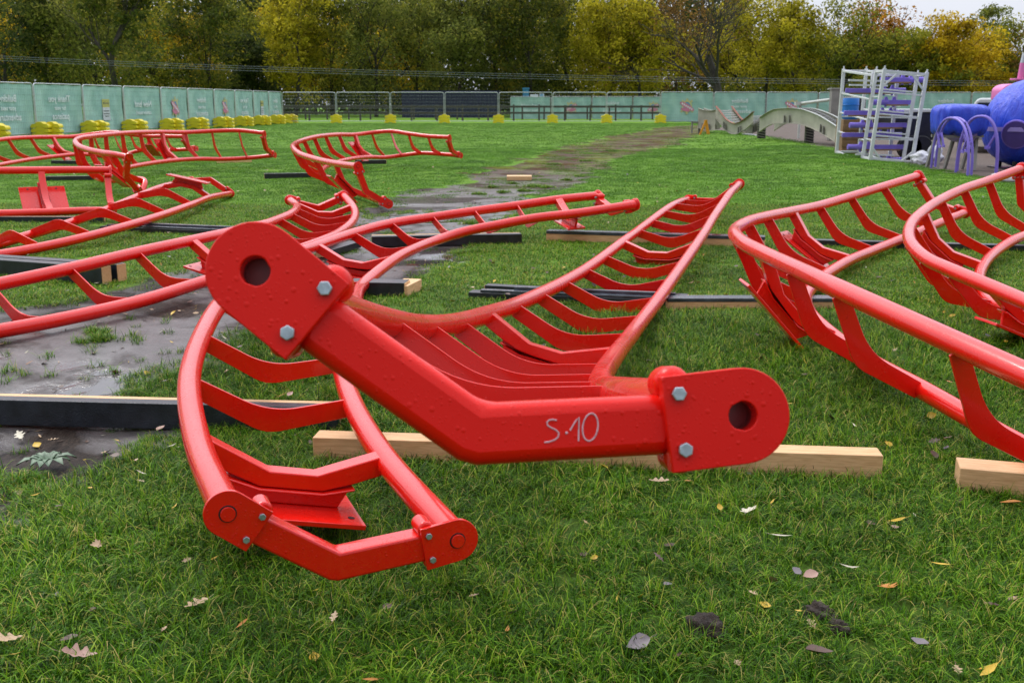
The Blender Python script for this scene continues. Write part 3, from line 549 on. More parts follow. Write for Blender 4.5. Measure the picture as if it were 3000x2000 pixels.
def sizes(p,m,base):
    s=base*(.78+.5*fbm(p[:,0]*2.1+5,p[:,1]*2.1)); return s*np.where(m>-.1,.85,1)*rng.uniform(.75,1.25,len(p))
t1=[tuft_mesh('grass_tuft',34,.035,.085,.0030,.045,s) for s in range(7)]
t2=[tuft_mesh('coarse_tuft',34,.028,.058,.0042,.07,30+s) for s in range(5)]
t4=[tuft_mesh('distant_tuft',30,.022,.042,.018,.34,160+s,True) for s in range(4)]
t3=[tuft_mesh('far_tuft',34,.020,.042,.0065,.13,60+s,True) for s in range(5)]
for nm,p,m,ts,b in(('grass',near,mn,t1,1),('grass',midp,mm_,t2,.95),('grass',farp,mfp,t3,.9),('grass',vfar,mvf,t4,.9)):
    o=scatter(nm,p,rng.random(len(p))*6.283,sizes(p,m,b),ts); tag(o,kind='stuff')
tag(bpy.data.objects['grass'],'short wet green grass of the near lawn','grass'); tag(bpy.data.objects['grass.001'],'green lawn grass around the middle track sections','grass'); tag(bpy.data.objects['grass.002'],'lawn grass of the farther field','grass'); tag(bpy.data.objects['grass.003'],'far lawn grass towards the fences','grass')
# grass clumps on the mud
cl=[(290,985,.11),(280,968,.07),(100,1440,.13),(60,1400,.1),(720,1215,.12),(1000,1155,.1),(640,1240,.12),(1120,1160,.1),(760,1290,.1),(1470,560,.10),(1440,545,.1),(1400,566,.12),(1560,542,.16),(1530,556,.14),(1600,545,.14),(1660,525,.13),(1552,572,.14),(1380,650,.1),(1230,640,.13),(1300,622,.12),(1150,655,.1),(1480,598,.1),(980,905,.1),(1620,600,.1),(1700,515,.16),(1500,535,.1),(1720,470,.2),(1790,440,.25),(1620,480,.2)]
pp=[]
for u,v,r in cl:
    c=gp(u,v); n=int(26+1500*r*r)
    for k in range(n):
        a=random.random()*6.283; q=r*abs(random.gauss(0,.6)); pp.append((c.x+q*math.cos(a),c.y+q*math.sin(a),c.z-.02))
pp=np.array(pp); o=scatter('grass_clumps',pp,rng.random(len(pp))*6.283,rng.uniform(.6,1.1,len(pp)),[tuft_mesh('mud_tuft',22,.04,.09,.0036,.03,90+s) for s in range(4)]); tag(o,'scattered grass clumps sprouting from the wet mud','grass',kind='stuff')
# ---------------------------------------------------------------- leaves
LEAFC={'yellow':(.62,.40,.02),'tan':(.50,.34,.19),'pale':(.62,.56,.42),'brown':(.10,.05,.03),'grey':(.20,.17,.18),'orange':(.52,.20,.02),'pink':(.42,.25,.19)}
for k,c in LEAFC.items():
    m=NT('leaf_'+k); m.p(Base_Color=m.ramp(m.noise(60,m.co(),4),[(.3,tuple(x*.65 for x in c)),(.65,c)]),Roughness=.5); M['leaf_'+k]=m.mat
def leaf_shape(kind):
    if kind=='willow': o=[(0,0),(.018,.09),(.11,.055),(.5,.10),(.8,.05),(1,0)]; o=[(0,.0),(.12,.05),(.35,.095),(.65,.08),(1,0)]
    elif kind=='oval': o=[(0,0),(.08,.16),(.3,.36),(.6,.32),(.85,.14),(1,0)]
    elif kind=='oak': o=[(i/18,max(.012,.34*math.sin(math.pi*min(1,(i/18)**.8))*(.72+.34*math.cos(2*math.pi*(3.4*i/18-.25))))) for i in range(18)]+[(1,0)]
    else: o=[(0,.02),(.10,.22),(.06,.40),(.22,.34),(.36,.52),(.46,.50),(.50,.26),(.66,.30),(.72,.26),(.74,.12),(.88,.08),(1,0)]
    return o
def leaf_mesh(kind,c,curl,seed=0):
    'curled blade, both halves fanned from the midrib'
    r=random.Random(seed); o=leaf_shape(kind); V=[];F=[]
    for x,y in o: V.append((x-.5,0,curl*.9*((x-.5)**2)*1.2))
    n=len(o)
    for sg in(1,-1):
        b=len(V)
        for x,y in o: 
            z=curl*.9*((x-.5)**2)*1.2+abs(y)*(.12+curl*.8); V.append((x-.5,sg*y,z))
        for i in range(n-1): F.append((i,i+1,b+i+1,b+i) if sg>0 else (i+1,i,b+i,b+i+1))
    b=len(V); V+=[(-.5,.008,.05),(-.5,-.008,.05),(-.78,-.006,.12),(-.78,.006,.12)]; F.append((b,b+1,b+2,b+3))
    me=bpy.data.meshes.new('leaf'); fastmesh(me,np.array(V),np.array(F)); me.materials.append(M['leaf_'+c]); me.shade_smooth(); return me
objs=[]
for i,(k,c) in enumerate([('willow','yellow'),('willow','pale'),('oval','brown'),('oval','grey'),('oak','tan'),('oval','brown'),('willow','yellow'),('oak','brown'),('maple','tan'),('oval','yellow'),('willow','orange'),('oval','pink')]):
    objs.append(bpy.data.objects.new('fallen_leaf',leaf_mesh(k,c,random.uniform(-.1,.5),i)))
lx,ly=[],[]
for y0,y1,d in((1.6,5,17),(5,9,8),(9,22,1.6)):
    a,b=field(y0,y1,d); lx.append(a);ly.append(b)
lx=np.concatenate(lx);ly=np.concatenate(ly); k=gravf(lx,ly)<0; lx,ly=lx[k],ly[k]; m_=mudf(lx,ly)
lz=gz(lx,ly)+np.where(m_>.1,.006,rng.uniform(.012,.05,len(lx)))
lt=scatter('fallen_leaves',np.stack([lx,ly,lz],1),rng.random(len(lx))*6.283,rng.uniform(.022,.050,len(lx)),objs,rng.normal(0,.35,(len(lx),2))); tag(lt,'litter of small autumn leaves strewn over grass and mud','leaves',kind='stuff')
# extra litter on the mud itself
mx_,my_=field(3,16,16); k=mudf(mx_,my_)>.1; mx_,my_=mx_[k],my_[k]
ml=scatter('leaf_litter',np.stack([mx_,my_,gz(mx_,my_)+.004],1),rng.random(len(mx_))*6.283,rng.uniform(.015,.05,len(mx_)),[bpy.data.objects.new('litter_leaf',leaf_mesh(k2,c2,.2,70+i)) for i,(k2,c2) in enumerate([('willow','pale'),('willow','tan'),('oval','brown'),('oak','tan'),('willow','brown')])],rng.normal(0,.15,(len(mx_),2))); tag(ml,'pale and brown leaf litter on the wet mud','leaves',kind='stuff')
NOTE=[(2201,1500,'maple','pale',.062,'pale yellow lobed leaf upright in the grass below the long pale timber'),(2485,1668,'willow','pale',.075,'pale grey-cream curled leaf in the right foreground'),(2373,1692,'oval','pink',.05,'small pinkish-grey leaf left of the cream curled one'),
(2605,1728,'oak','orange',.085,'orange-tan oak leaf in the right foreground'),(2400,1920,'oval','brown',.07,'large dull brown leaf near the bottom right'),(2755,1658,'willow','yellow',.06,'bright yellow willow leaf lying flat, right of the cream leaf'),
(2892,1975,'willow','yellow',.09,'long yellow leaf in the bottom right corner'),(2625,1530,'willow','yellow',.07,'yellow willow leaf below the right end of the pale timber'),(2290,1575,'willow','pale',.07,'slim cream leaf with a dark tip below the pale timber'),
(1930,1415,'oak','tan',.075,'tan oak leaf in the grass just under the S.10 plate'),(1870,1890,'oval','grey',.065,'slate-grey curled leaf at the bottom centre right'),(1487,1852,'willow','orange',.06,'orange willow leaf beside a dark one, bottom centre'),
(575,1775,'oak','tan',.075,'tan oak leaf below the lower bolted end plate'),(232,1925,'oak','pink',.085,'pinkish brown oak leaf at the bottom left'),(20,1880,'oak','tan',.08,'tan oak leaf at the left edge near the bottom'),(55,1250,'oak','pale',.07,'pale oak leaf on the mud below the black beam, far left'),
(155,1265,'oak','tan',.045,'tan lobed leaf on the mud below the black beam'),(2960,1480,'oval','orange',.07,'orange oval leaf under the short timber at the right edge'),(2695,1890,'oval','grey',.06,'grey-white curled leaf at the bottom right'),(512,1490,'willow','yellow',.05,'small yellow leaf in the grass left of the bolted end plate')]
for i,(u,v,k,c,s,l) in enumerate(NOTE):
    p=gp(u,v,dip(gp(u,v).y)+.035); o=bpy.data.objects.new('fallen_leaf',leaf_mesh(k,c,random.uniform(.15,.5),100+i)); col.objects.link(o)
    mud_=float(mudf(np.array([p.x]),np.array([p.y]))[0])>0
    o.location=(p.x,p.y,dip(p.y)+(.002 if mud_ else .042)); o.scale=(s,)*3; o.rotation_euler=(random.uniform(-.5,.2),random.uniform(-.35,.35),random.random()*6.28); tag(o,l,'leaf','fallen leaves')
# clods of soil
def clod(u,v,r,l,flat=.8):
    p=gp(u,v); bm=bmesh.new(); bmesh.ops.create_icosphere(bm,subdivisions=4,radius=1)
    from mathutils import noise
    for q in bm.verts:
        n=noise.fractal(q.co*2.1+Vector((u,v,0)),1,2,5); n2=noise.fractal(q.co*7+Vector((v,u,0)),1,2,4); q.co=q.co*(1+.38*n+.16*n2); q.co.z*=flat; q.co*=r
    me=bpy.data.meshes.new('soil_clod'); bm.to_mesh(me); bm.free(); me.materials.append(M['soil']); me.shade_smooth(); o=bpy.data.objects.new('soil_clod',me); col.objects.link(o); o.location=(p.x,p.y,p.z+.002); tag(o,l,'soil clod','clods of dark soil on the lawn')
M['soil']=plain('dark_soil',(.045,.030,.021),.8,0,.6,30,.9)
clod(2065,1850,.052,'wide flat clod of dark soil in the bottom centre of the grass')
clod(2400,1805,.042,'upper lump of dark soil in the right foreground'); clod(2455,1845,.030,'small brown lump of soil touching the darker one in the right foreground')
# rosette weed on the mud
def weed():
    p=gp(140,1355); g=MB()
    for i in range(13):
        a=i*2.4; L=random.uniform(.07,.12); w_=.018; d=Vector((math.cos(a),math.sin(a),0)); n=Vector((-d.y,d.x,0)); pts=[]
        for t,ww,z in((0,.2,.0),(.35,.9,.028),(.7,1,.03),(1,.05,.012)): pts+= [p+d*L*t+n*w_*ww+Vector((0,0,z)),p+d*L*t+Vector((0,0,z-.006)),p+d*L*t-n*w_*ww+Vector((0,0,z))]
        g.add(pts,[(r*3+c,r*3+c+1,r*3+c+4,r*3+c+3) for r in range(3) for c in(0,1)])
    solo(g,'weed_rosette',plain('grey_green_leaf',(.10,.16,.09),.5,0,.3,30),'grey-green rosette weed growing on the mud at far left','weed',base=(p.x,p.y,p.z-.02))
weed()
# ---------------------------------------------------------------- fences
def text_mesh(s,size,mat,parent,o,xd,zd,name='lettering',bold=.02):
    cu=bpy.data.curves.new('lettering','FONT'); cu.body=s; cu.size=size; cu.align_x='CENTER'; cu.align_y='CENTER'; cu.offset=bold*size; cu.extrude=.001; cu.resolution_u=3
    t=bpy.data.objects.new('lettering_curve',cu); col.objects.link(t); dg=bpy.context.evaluated_depsgraph_get(); me=bpy.data.meshes.new_from_object(t.evaluated_get(dg)); bpy.data.objects.remove(t)
    me.name=name; xd,zd=Vector(xd).normalized(),Vector(zd).normalized(); n=xd.cross(zd); off=Vector(o)-(wloc(parent) if parent else Vector())
    for v in me.vertices: v.co=off+xd*v.co.x+zd*v.co.y+n*v.co.z
    me.materials.clear(); me.materials.append(mat); ob=bpy.data.objects.new(name,me); col.objects.link(ob); ob.parent=parent; return ob
UP=Vector((0,0,1))
def panel(a,b,label,group,content=None,mirror=True,h=2.0,z0=.05,banner=True,wires=28,view=(0,0,1.3)):
    a,b=Vector((a[0],a[1],z0)),Vector((b[0],b[1],z0)); d=(b-a).normalized(); L=(b-a).length; mid=(a+b)/2
    n=d.cross(UP); 
    if n.dot(Vector(view)-mid)<0: n=-n          # towards the lawn
    root=empty('site_fence',mid); tag(root,label,'fence panel',group)
    a=a+d*.04; b=b-d*.04; L-=.08; r=.12; g=MB(); pts=[a+UP*.0]
    for k in range(5): t=math.pi/2*k/4; pts.append(a+UP*(h-r)+d*(r-r*math.cos(t))+UP*(r*math.sin(t)))
    for k in range(5): t=math.pi/2*(1-k/4); pts.append(b+UP*(h-r)-d*(r-r*math.cos(t))+UP*(r*math.sin(t)))
    pts.append(b); g.tube(pts,.021,8); g.cyl(a+UP*.12,b+UP*.12,.018,8); 
    for q in(a,b): 
        for zz in(.55,1.55): g.cyl(q+UP*zz-d*.0,q+UP*(zz+.08),.032,8)
    g.build('frame',M['steel'],root)
    w=MB(); k=3 if banner else 9
    for i in range(1,wires): q=a+d*(L*i/wires); w.tube([q+UP*.13+n*.012,q+UP*(h-.01)+n*.012],.0022 if banner else .0035,3,cap=False)
    for i in range(1,9): w.tube([a+UP*(.13+i*(h-.15)/9)+n*.014,b+UP*(.13+i*(h-.15)/9)+n*.014],.003 if banner else .0045,3,cap=False)
    w.build('wire_mesh',M['wire'],root)
    if banner:
        nx,nz=24,12; V=[];F=[]; ph=random.random()*9
        for j in range(nz+1):
            for i in range(nx+1):
                u=i/nx; v=j/nz; wv=.018*math.sin(u*17+ph)*math.sin(v*7+ph)+.012*math.sin(u*41+ph*3+v*3)
                V.append(a+d*(.03+(L-.06)*u)+UP*(.06+(h-.10)*v+(.012*math.sin(u*23+ph) if j in(0,nz) else 0))-n*(.03+wv))
        F=[(j*(nx+1)+i,j*(nx+1)+i+1,(j+1)*(nx+1)+i+1,(j+1)*(nx+1)+i) for j in range(nz) for i in range(nx)]
        c=MB(); c.add(V,F); c=c.build('banner',M['banner'],root,recalc=False)
        # reading direction as seen from the lawn
        rx=UP.cross(n); rx=rx if rx.dot(Vector((1,0,0)))*(1)>0 or abs(rx.x)<.5 else rx
        rx=-n.cross(UP); 
        if rx.x<0 and abs(rx.x)>.05 or (abs(rx.x)<=.05 and rx.y<0): pass
        # right hand side for someone looking along -n
        right=(-n).cross(UP).normalized(); xd=-right if mirror else right; o=mid+n*.004+UP*0
        if content=='build':
            for s,z,sz in(('Building',1.42,.36),('your next',1.07,.24),('adventure!',.74,.36)): text_mesh(s,sz,M['whiteprint'],c,mid+UP*z+n*.004,xd,UP)
        elif content=='thank':
            for s,z,sz in(('Thank you',1.42,.36),('for your',1.07,.24),('patience',.74,.36)): text_mesh(s,sz,M['whiteprint'],c,mid+UP*z+n*.004,xd,UP)
        elif content=='land':
            for s,z,sz in(('New land',1.22,.40),('coming soon!',.84,.26)): text_mesh(s,sz,M['whiteprint'],c,mid+UP*z+n*.004,xd,UP)
        elif content=='danger':
            q=MB(); ce=mid+UP*.98+n*.006+right*.12; q.box(ce+UP*.28,right*.31,n*.002,UP*.17,1); q.box(ce-UP*.17,right*.31,n*.002,UP*.279,0); q.build('warning_print',[M['signwhite'],M['signyellow']],c,smooth=False)
            text_mesh('DANGER!',.125,M['ink'],c,ce+UP*.28+n*.005,xd,UP)
            for j,(ww) in enumerate((.23,.25,.15)):
                q=MB(); q.box(ce-UP*(.05+.11*j)+n*.0035,right*ww,n*.001,UP*.018); q.build('small_print',M['ink'],c,smooth=False)
        elif content=='logo':
            ce=mid+UP*1.05+n*.004; q=MB()
            def ell(cx,cz,rx_,rz,mm,dd,rot=0,n_=20,pts=None):
                P=[]
                for i in range(n_):
                    t=2*math.pi*i/n_; k=1 if pts is None else (1 if i%2==0 else pts); x,z=rx_*k*math.cos(t),rz*k*math.sin(t); P.append(ce+xd*(cx+x*math.cos(rot)-z*math.sin(rot))+UP*(cz+x*math.sin(rot)+z*math.cos(rot))+n*dd)
                q.add(P,[tuple(range(n_))],mm)
            ell(0,.02,.34,.40,1,.001); ell(0,.02,.24,.29,2,.003)
            for x,z in((0,.47),(.30,.36),(-.30,.36),(.36,-.30),(-.36,-.30),(0,-.42)): ell(x,z,.11,.11,3,.004,n_=10,pts=.45)
            ell(0,.02,.55,.15,0,.006,.5); ell(.12,-.2,.32,.10,0,.007,.3)
            q.build('emblem',[M['pinkprint'],M['yellowprint'],M['blueprint'],M['yellowprint']],c,smooth=False,recalc=False)
            for j in range(6):
                q=MB(); t=(j-2.5)*.15; ce2=ce+xd*(t*math.cos(.5))+UP*(.02+t*math.sin(.5))+n*.009; q.box(ce2,xd*.035,n*.001,UP*.06); q.build('emblem_letter',M['whiteprint'],c,smooth=False)
    return root
M['wire']=plain('fence_wire',(.20,.23,.24),.5,.4)
ys_=[41.8+3.44*i for i in range(-4,10)]
pxs={-4:None,-3:None,-2:None,-1:None}; px_=[134,274,390,497,574,649,708,761,805,842]
LP=[]
for i,yv in zip(range(-4,10),ys_):
    LP.append(((px_[i]-1500)/FPX*yv,yv) if i>=0 else (-18.27-.42*(-i)-.02*i*i,yv))
names=['first','second','third','fourth','fifth','sixth','seventh','eighth','ninth','tenth','eleventh','twelfth','thirteenth']
cont=['logo','thank','land','build','thank','danger','land','logo','build','logo','thank','danger','build']
words={'thank':'reversed Thank you lettering','build':'reversed Building lettering','danger':'a DANGER notice','land':'reversed New land lettering','logo':'a pink emblem'}
for i in range(13):
    vis=i-3
    lab='green banner fence panel with %s, %s from the near left end'%(words[cont[i]],names[max(vis,0)]) if vis>=0 else 'green banner fence panel beyond the left edge of the photo'
    panel(LP[i],LP[i+1],lab,'green banner fence along the left side',cont[i])
CY=72.3; X0=(842-1500)/FPX*CY; PP=(1926-842)/7/FPX*CY
XS=[X0+PP*i for i in range(8)]
nth=['first','second','third','fourth','fifth','sixth','seventh']
for i in range(7):
    panel((XS[i],CY+.03*i),(XS[i+1],CY+.03*(i+1)),'open wire mesh fence panel, %s from the left in the centre run'%nth[i],'open mesh fence panels across the far side',banner=False,h=1.98,wires=34)
rc=['logo','build','logo','land','thank','build','logo','thank']; x=XS[7]; yv=CY+.21; RX=[]
rl=['with a pink emblem, right beside the open mesh panels','with reversed Building lettering, behind the rusty curved girder','with a pink emblem, behind the beige arched girder','behind the grey post beside the white rack','standing behind the white racks','behind the blue tarpaulin, left of the van','behind the white van roof','beyond the right edge behind the van']
for i in range(8):
    x2=x+PP*1.0; y2=yv+.35; RX.append(x); panel((x,yv),(x2,y2),'green banner fence panel '+rl[i],'green banner fence on the far right',rc[i]); x,yv=x2,y2
# inner banner fence farther back, seen through the open mesh
x=(1418-1500)/FPX*92; bc=['build','land','logo','build','logo','thank']
bl=['half hidden by the navy container','with New land lettering, seen through the open mesh','with a pink emblem, left of the Building one, seen through mesh','with Building adventure lettering, seen through the open mesh','with a pink emblem, right of the Building one, seen through mesh','with Thank you lettering, at the right end behind the mesh']
for i in range(1,6):
    a=x+3.45*(i-.35); panel((a,92),(a+3.43,92),'far green banner panel '+bl[i],'second banner fence farther back',bc[i],mirror=False,h=1.95,z0=-.08)
def post_rail(y,x0,x1,step,h,label,z0=0.0):
    root=empty('post_and_rail_fence',((x0+x1)/2,y,z0)); tag(root,label,'wooden fence')
    x=x0
    while x<=x1:
        g=MB(); hh=h+random.uniform(0,.08); lean=random.uniform(-.02,.02); g.bar((x,y,z0-.1),(x+lean,y,z0+hh),.13,.10,up=(0,1,0)); g.build('post',M['darkwood'],root); x+=step
    for zz in(h*.52,h*.93):
        g=MB(); g.bar((x0-.1,y-.07,z0+zz),(x1+.1,y-.07,z0+zz),.04,.12); g.build('rail',M['darkwood'],root)
post_rail(82,(846-1500)/FPX*82,(1923-1500)/FPX*82,1.92,1.18,'nearer dark wooden post and rail fence behind the open mesh panels')
post_rail(88,(846-1500)/FPX*88,(1923-1500)/FPX*88,1.75,1.12,'farther dark wooden post and rail fence behind the open mesh panels')
# yellow fence blocks
def block_mesh():
    g=MB(); W,H,D=.66,.165,.27; prof=[]
    top=[(-W/2,.03),(-W/2+.05,.09),(-.17,.10),(-.07,.175),(.07,.175),(.17,.10),(W/2-.05,.09),(W/2,.03)]
    bot=[(W/2,-.045),(W/2-.06,-.06),(.15,-.045),(.08,.005),(-.08,.005),(-.15,-.045),(-W/2+.06,-.06),(-W/2,-.045)]
    poly=[(x,z+.06) for x,z in top+bot]
    o=Vector((0,0,0)); g.prism(poly,o,(1,0,0),(0,0,1),(0,1,0),-D/2,D/2)
    for xx in(-.2,0,.2):
        zt=.235 if xx==0 else .155
        g.box((xx,0,zt-.002),Vector((.028,0,0)),Vector((0,D/2-.03,0)),Vector((0,0,.006)))
    o=g.build('fence_block',M['yellow'],None,bevel=.010,seg=2); return o
blk=block_mesh(); first=True
def stack(p,yaw,n,where,group):
    global first
    lev={1:['only'],2:['bottom','top'],3:['bottom','middle','top'],4:['bottom','second lowest','second highest','top']}[n]
    for k in range(n):
        o=blk if first else blk.copy()
        if not first: col.objects.link(o)
        first=False; o.location=(p[0]+random.uniform(-.015,.015),p[1],.04+k*.172); o.scale=(1.12,1.08,1.0); o.rotation_euler=(0,0,yaw+random.uniform(-.05,.05)); tag(o,'yellow block, %s of %s'%(lev[k],where),'fence block',group)
for i in range(2,14):
    x,yv=LP[i]; vis=i-3; vx,vy=LP[min(i+1,13)][0]-LP[min(i,12)][0],LP[min(i+1,13)][1]-LP[min(i,12)][1]; yaw=math.atan2(vy,vx)+math.pi/2
    if vis<0: continue
    for s,(ox,oy) in enumerate(((.30,-.35),(.62,-.15))):
        stack((x+ox+.05,yv+oy),yaw,3 if vis>1 else 3,'%s stack, %s'%('left' if s==0 else 'right',{0:'joint at the left edge',1:'joint before Thank you',2:'joint before the near DANGER notice',3:'joint before New land',4:'joint before the near emblem',5:'joint before the second Building',6:'joint before the far emblem',7:'joint before far Thank you',8:'joint before far DANGER notice',9:'joint before the last banner',10:'joint at the corner'}[vis]),'yellow blocks along the left fence')
for i in range(1,8): stack((XS[i],CY-.16+.03*i),0,3,'the stack at the %s mesh joint from left'%nth[i-1],'yellow blocks along the far fence')
stack((X0+.55,CY-1.3),.3,1,'one lying alone by the left corner of the open mesh','yellow blocks along the far fence')
# cabins and signs beyond
def boxthing(name,lo,hi,mat,label,cat,extra=None,bev=.02):
    g=MB(); lo,hi=Vector(lo),Vector(hi); c=(lo+hi)/2; e=(hi-lo)/2; g.box(c,Vector((e.x,0,0)),Vector((0,e.y,0)),Vector((0,0,e.z)))
    return solo(g,name,mat,label,cat,bevel=bev)
def ribbed(name,x0,x1,y,z0,z1,dep,mat,label,cat):
    root=empty(name,((x0+x1)/2,y+dep/2,z0)); tag(root,label,cat)
    g=MB(); n=int((x1-x0)/.28); pts=[]
    for i in range(n):
        a=x0+(x1-x0)*i/n; s=(x1-x0)/n; pts+= [(a,0),(a+s*.3,0),(a+s*.42,.04),(a+s*.86,.04)]
    pts.append((x1,0)); pts+= [(x1,dep),(x0,dep)]
    g.prism(pts,Vector((0,y,0)),(1,0,0),(0,1,0),(0,0,1),z0+.12,z1-.1); g.build('wall',mat,root,ang=20)
    g=MB(); g.box(((x0+x1)/2,y+dep/2,z1-.03),Vector(((x1-x0)/2+.03,0,0)),Vector((0,dep/2+.03,0)),Vector((0,0,.068))); g.box(((x0+x1)/2,y+dep/2,z0+.05),Vector(((x1-x0)/2+.03,0,0)),Vector((0,dep/2+.03,0)),Vector((0,0,.068))); g.build('roof_frame',mat,root); return root
ribbed('site_container',(1185-1500)/FPX*101,(1462-1500)/FPX*101,101,0,2.45,2.4,M['navy'],'long dark navy container behind the centre of the open mesh fence','container')
q=ribbed('site_cabin',(1531-1500)/FPX*104,(1549-1500)/FPX*104,104,0,2.75,1.2,M['skyblue'],'narrow light blue cabin poking up behind the far banner fence','cabin')
def sign(u0,u1,v0,v1,y,mat,label,glyph=None):
    a,b=at(u0,v1,y),at(u1,v0,y); root=empty('site_sign',((a.x+b.x)/2,y,0)); tag(root,label,'sign')
    g=MB(); g.box(((a.x+b.x)/2,y,(a.z+b.z)/2),Vector(((b.x-a.x)/2,0,0)),Vector((0,.02,0)),Vector((0,0,(b.z-a.z)/2))); g.build('board',mat,root,bevel=.005)
    g=MB(); g.bar(((a.x+b.x)/2,y+.06,0),((a.x+b.x)/2,y+.06,b.z),.07,.07,up=(0,1,0)); g.build('post',M['steel'],root)
    if glyph:
        g=MB(); c=Vector(((a.x+b.x)/2,y-.025,(a.z+b.z)/2)); g.cyl(c+Vector((0,.001,0)),c-Vector((0,.003,0)),(b.z-a.z)*.45,20); g.build('blue_disc',M['blueprint'],root)
sign(1553,1577,277,287,95,M['signwhite'],'wide white sign board behind the far banner fence, beside the blue cabin')
sign(1580,1594,275,287,95.5,M['signwhite'],'small white sign with a blue disc behind the far banner fence',glyph=1)
# power lines
for k,(v0,v1) in enumerate(((165,217),(171,223),(178,230))):
    a=at(-150,v0-8,60); b=at(1500,v1,62); c=at(3400,v1+24,64); pts=[]
    for i in range(25):
        t=i/24; q=(1-t)**2*a+2*t*(1-t)*(b*2-(a+c)/2)+t*t*c; pts.append(q)
    g=MB(); g.tube(pts,.008,5); o=g.build('power_line',M['wire'],None); tag(o,'%s of three thin cables strung in front of the trees'%['topmost','middle one','lowest'][k],'cable','three parallel cables across the trees')
# ---------------------------------------------------------------- trees
PAL={'darkolive':[(0,(.024,.034,.008)),(.4,(.085,.115,.016)),(.75,(.20,.19,.022)),(1,(.38,.29,.03))],
'olive':[(0,(.045,.055,.008)),(.4,(.17,.19,.020)),(.75,(.35,.34,.035)),(1,(.55,.46,.045))],
'greygreen':[(0,(.045,.060,.014)),(.4,(.165,.195,.036)),(.75,(.33,.34,.060)),(1,(.46,.42,.09))],
'deep':[(0,(.014,.028,.010)),(.5,(.060,.085,.020)),(1,(.18,.20,.035))],
'lime':[(0,(.085,.085,.008)),(.4,(.33,.30,.016)),(.75,(.60,.50,.03)),(1,(.68,.56,.045))],
'gold':[(0,(.14,.09,.005)),(.4,(.46,.31,.012)),(.75,(.72,.50,.020)),(1,(.80,.60,.05))],
'amber':[(0,(.12,.055,.006)),(.4,(.38,.17,.012)),(.75,(.62,.30,.020)),(1,(.75,.42,.04))],
'rust':[(0,(.06,.035,.012)),(.5,(.19,.11,.026)),(1,(.42,.23,.05))]}
for k,s in PAL.items(): M['leaf_crown_'+k]=attr_mat('foliage_'+k,s,.7,.45,0,.15)
M['bark']=plain('dark_bark',(.045,.038,.030),.9,0,.4,4,.5); M['bark_grey']=plain('grey_bark',(.12,.105,.09),.9,0,.35,4,.5)
def skeleton(r,h,spread,depth,trunk_r,trunk_frac,kids=(3,4),lean=0,upright=.5):
    segs=[];tips=[]
    def grow(p,d,L,rad,k):
        pts=[p.copy()];rs=[rad];q=p.copy();n=4
        for i in range(n):
            d=(d+Vector((r.normal(0,.13),r.normal(0,.13),r.normal(0,.08)+.03*upright))).normalized(); q=q+d*L/n; pts.append(q.copy()); rs.append(max(.018,rad*(1-.45*(i+1)/n)))
        segs.append((pts,rs,k)); 
        if k>=depth: tips.append(q.copy()); return
        tips.append(pts[2].copy()) if k>=2 else None
        for c in range(r.integers(kids[0],kids[1]+1)):
            a=r.random()*6.283; s=r.uniform(.45,1.0)*spread; nd=(d+Vector((math.cos(a)*s,math.sin(a)*s,r.uniform(-.1,.35)*upright))).normalized(); st=pts[r.integers(2,5)]
            grow(st,nd,L*r.uniform(.55,.82),max(.02,rs[-1]*r.uniform(.55,.85)),k+1)
    grow(Vector((0,0,-.2)),Vector((lean,0,1)).normalized(),h*trunk_frac,trunk_r,0); return segs,tips
def leaf_cloud(r,C,R,n,size,ztop=1e9):
    'n leaves round each centre'
    m=len(C); c=np.repeat(C,n,0); g=r.normal(0,1,(m*n,3)); g/=np.maximum(1,np.linalg.norm(g,axis=1)[:,None]/1.6); P=c+g*np.repeat(R,n,0)[:,None]*np.array([1,1,.72])
    k=P[:,2]>.3; P=P[k]; tc=np.repeat(r.normal(0,.16,m),n)[k]; gz_=g[k,2]
    N=len(P); a=r.normal(0,1,(N,3)); a/=np.linalg.norm(a,axis=1)[:,None]; b=np.cross(a,r.normal(0,1,(N,3))); b/=np.linalg.norm(b,axis=1)[:,None]
    s=(size*r.uniform(.55,1.3,N))[:,None]; V=np.stack([P-a*s,P+b*s*.42,P+a*s,P-b*s*.42],1).reshape(-1,3); F=np.arange(4*N).reshape(-1,4)
    tone=np.clip(.45+tc+r.normal(0,.17,N)+.05*gz_,0,1); return V,F,tone
def crown_obj(name,V,F,tone,mat,parent,off=(0,0,0)):
    me=bpy.data.meshes.new(name); fastmesh(me,V,F); a=me.attributes.new('tone','FLOAT','FACE'); a.data.foreach_set('value',tone.astype(np.float32)); me.materials.append(mat); o=bpy.data.objects.new(name,me); col.objects.link(o); o.parent=parent; return o
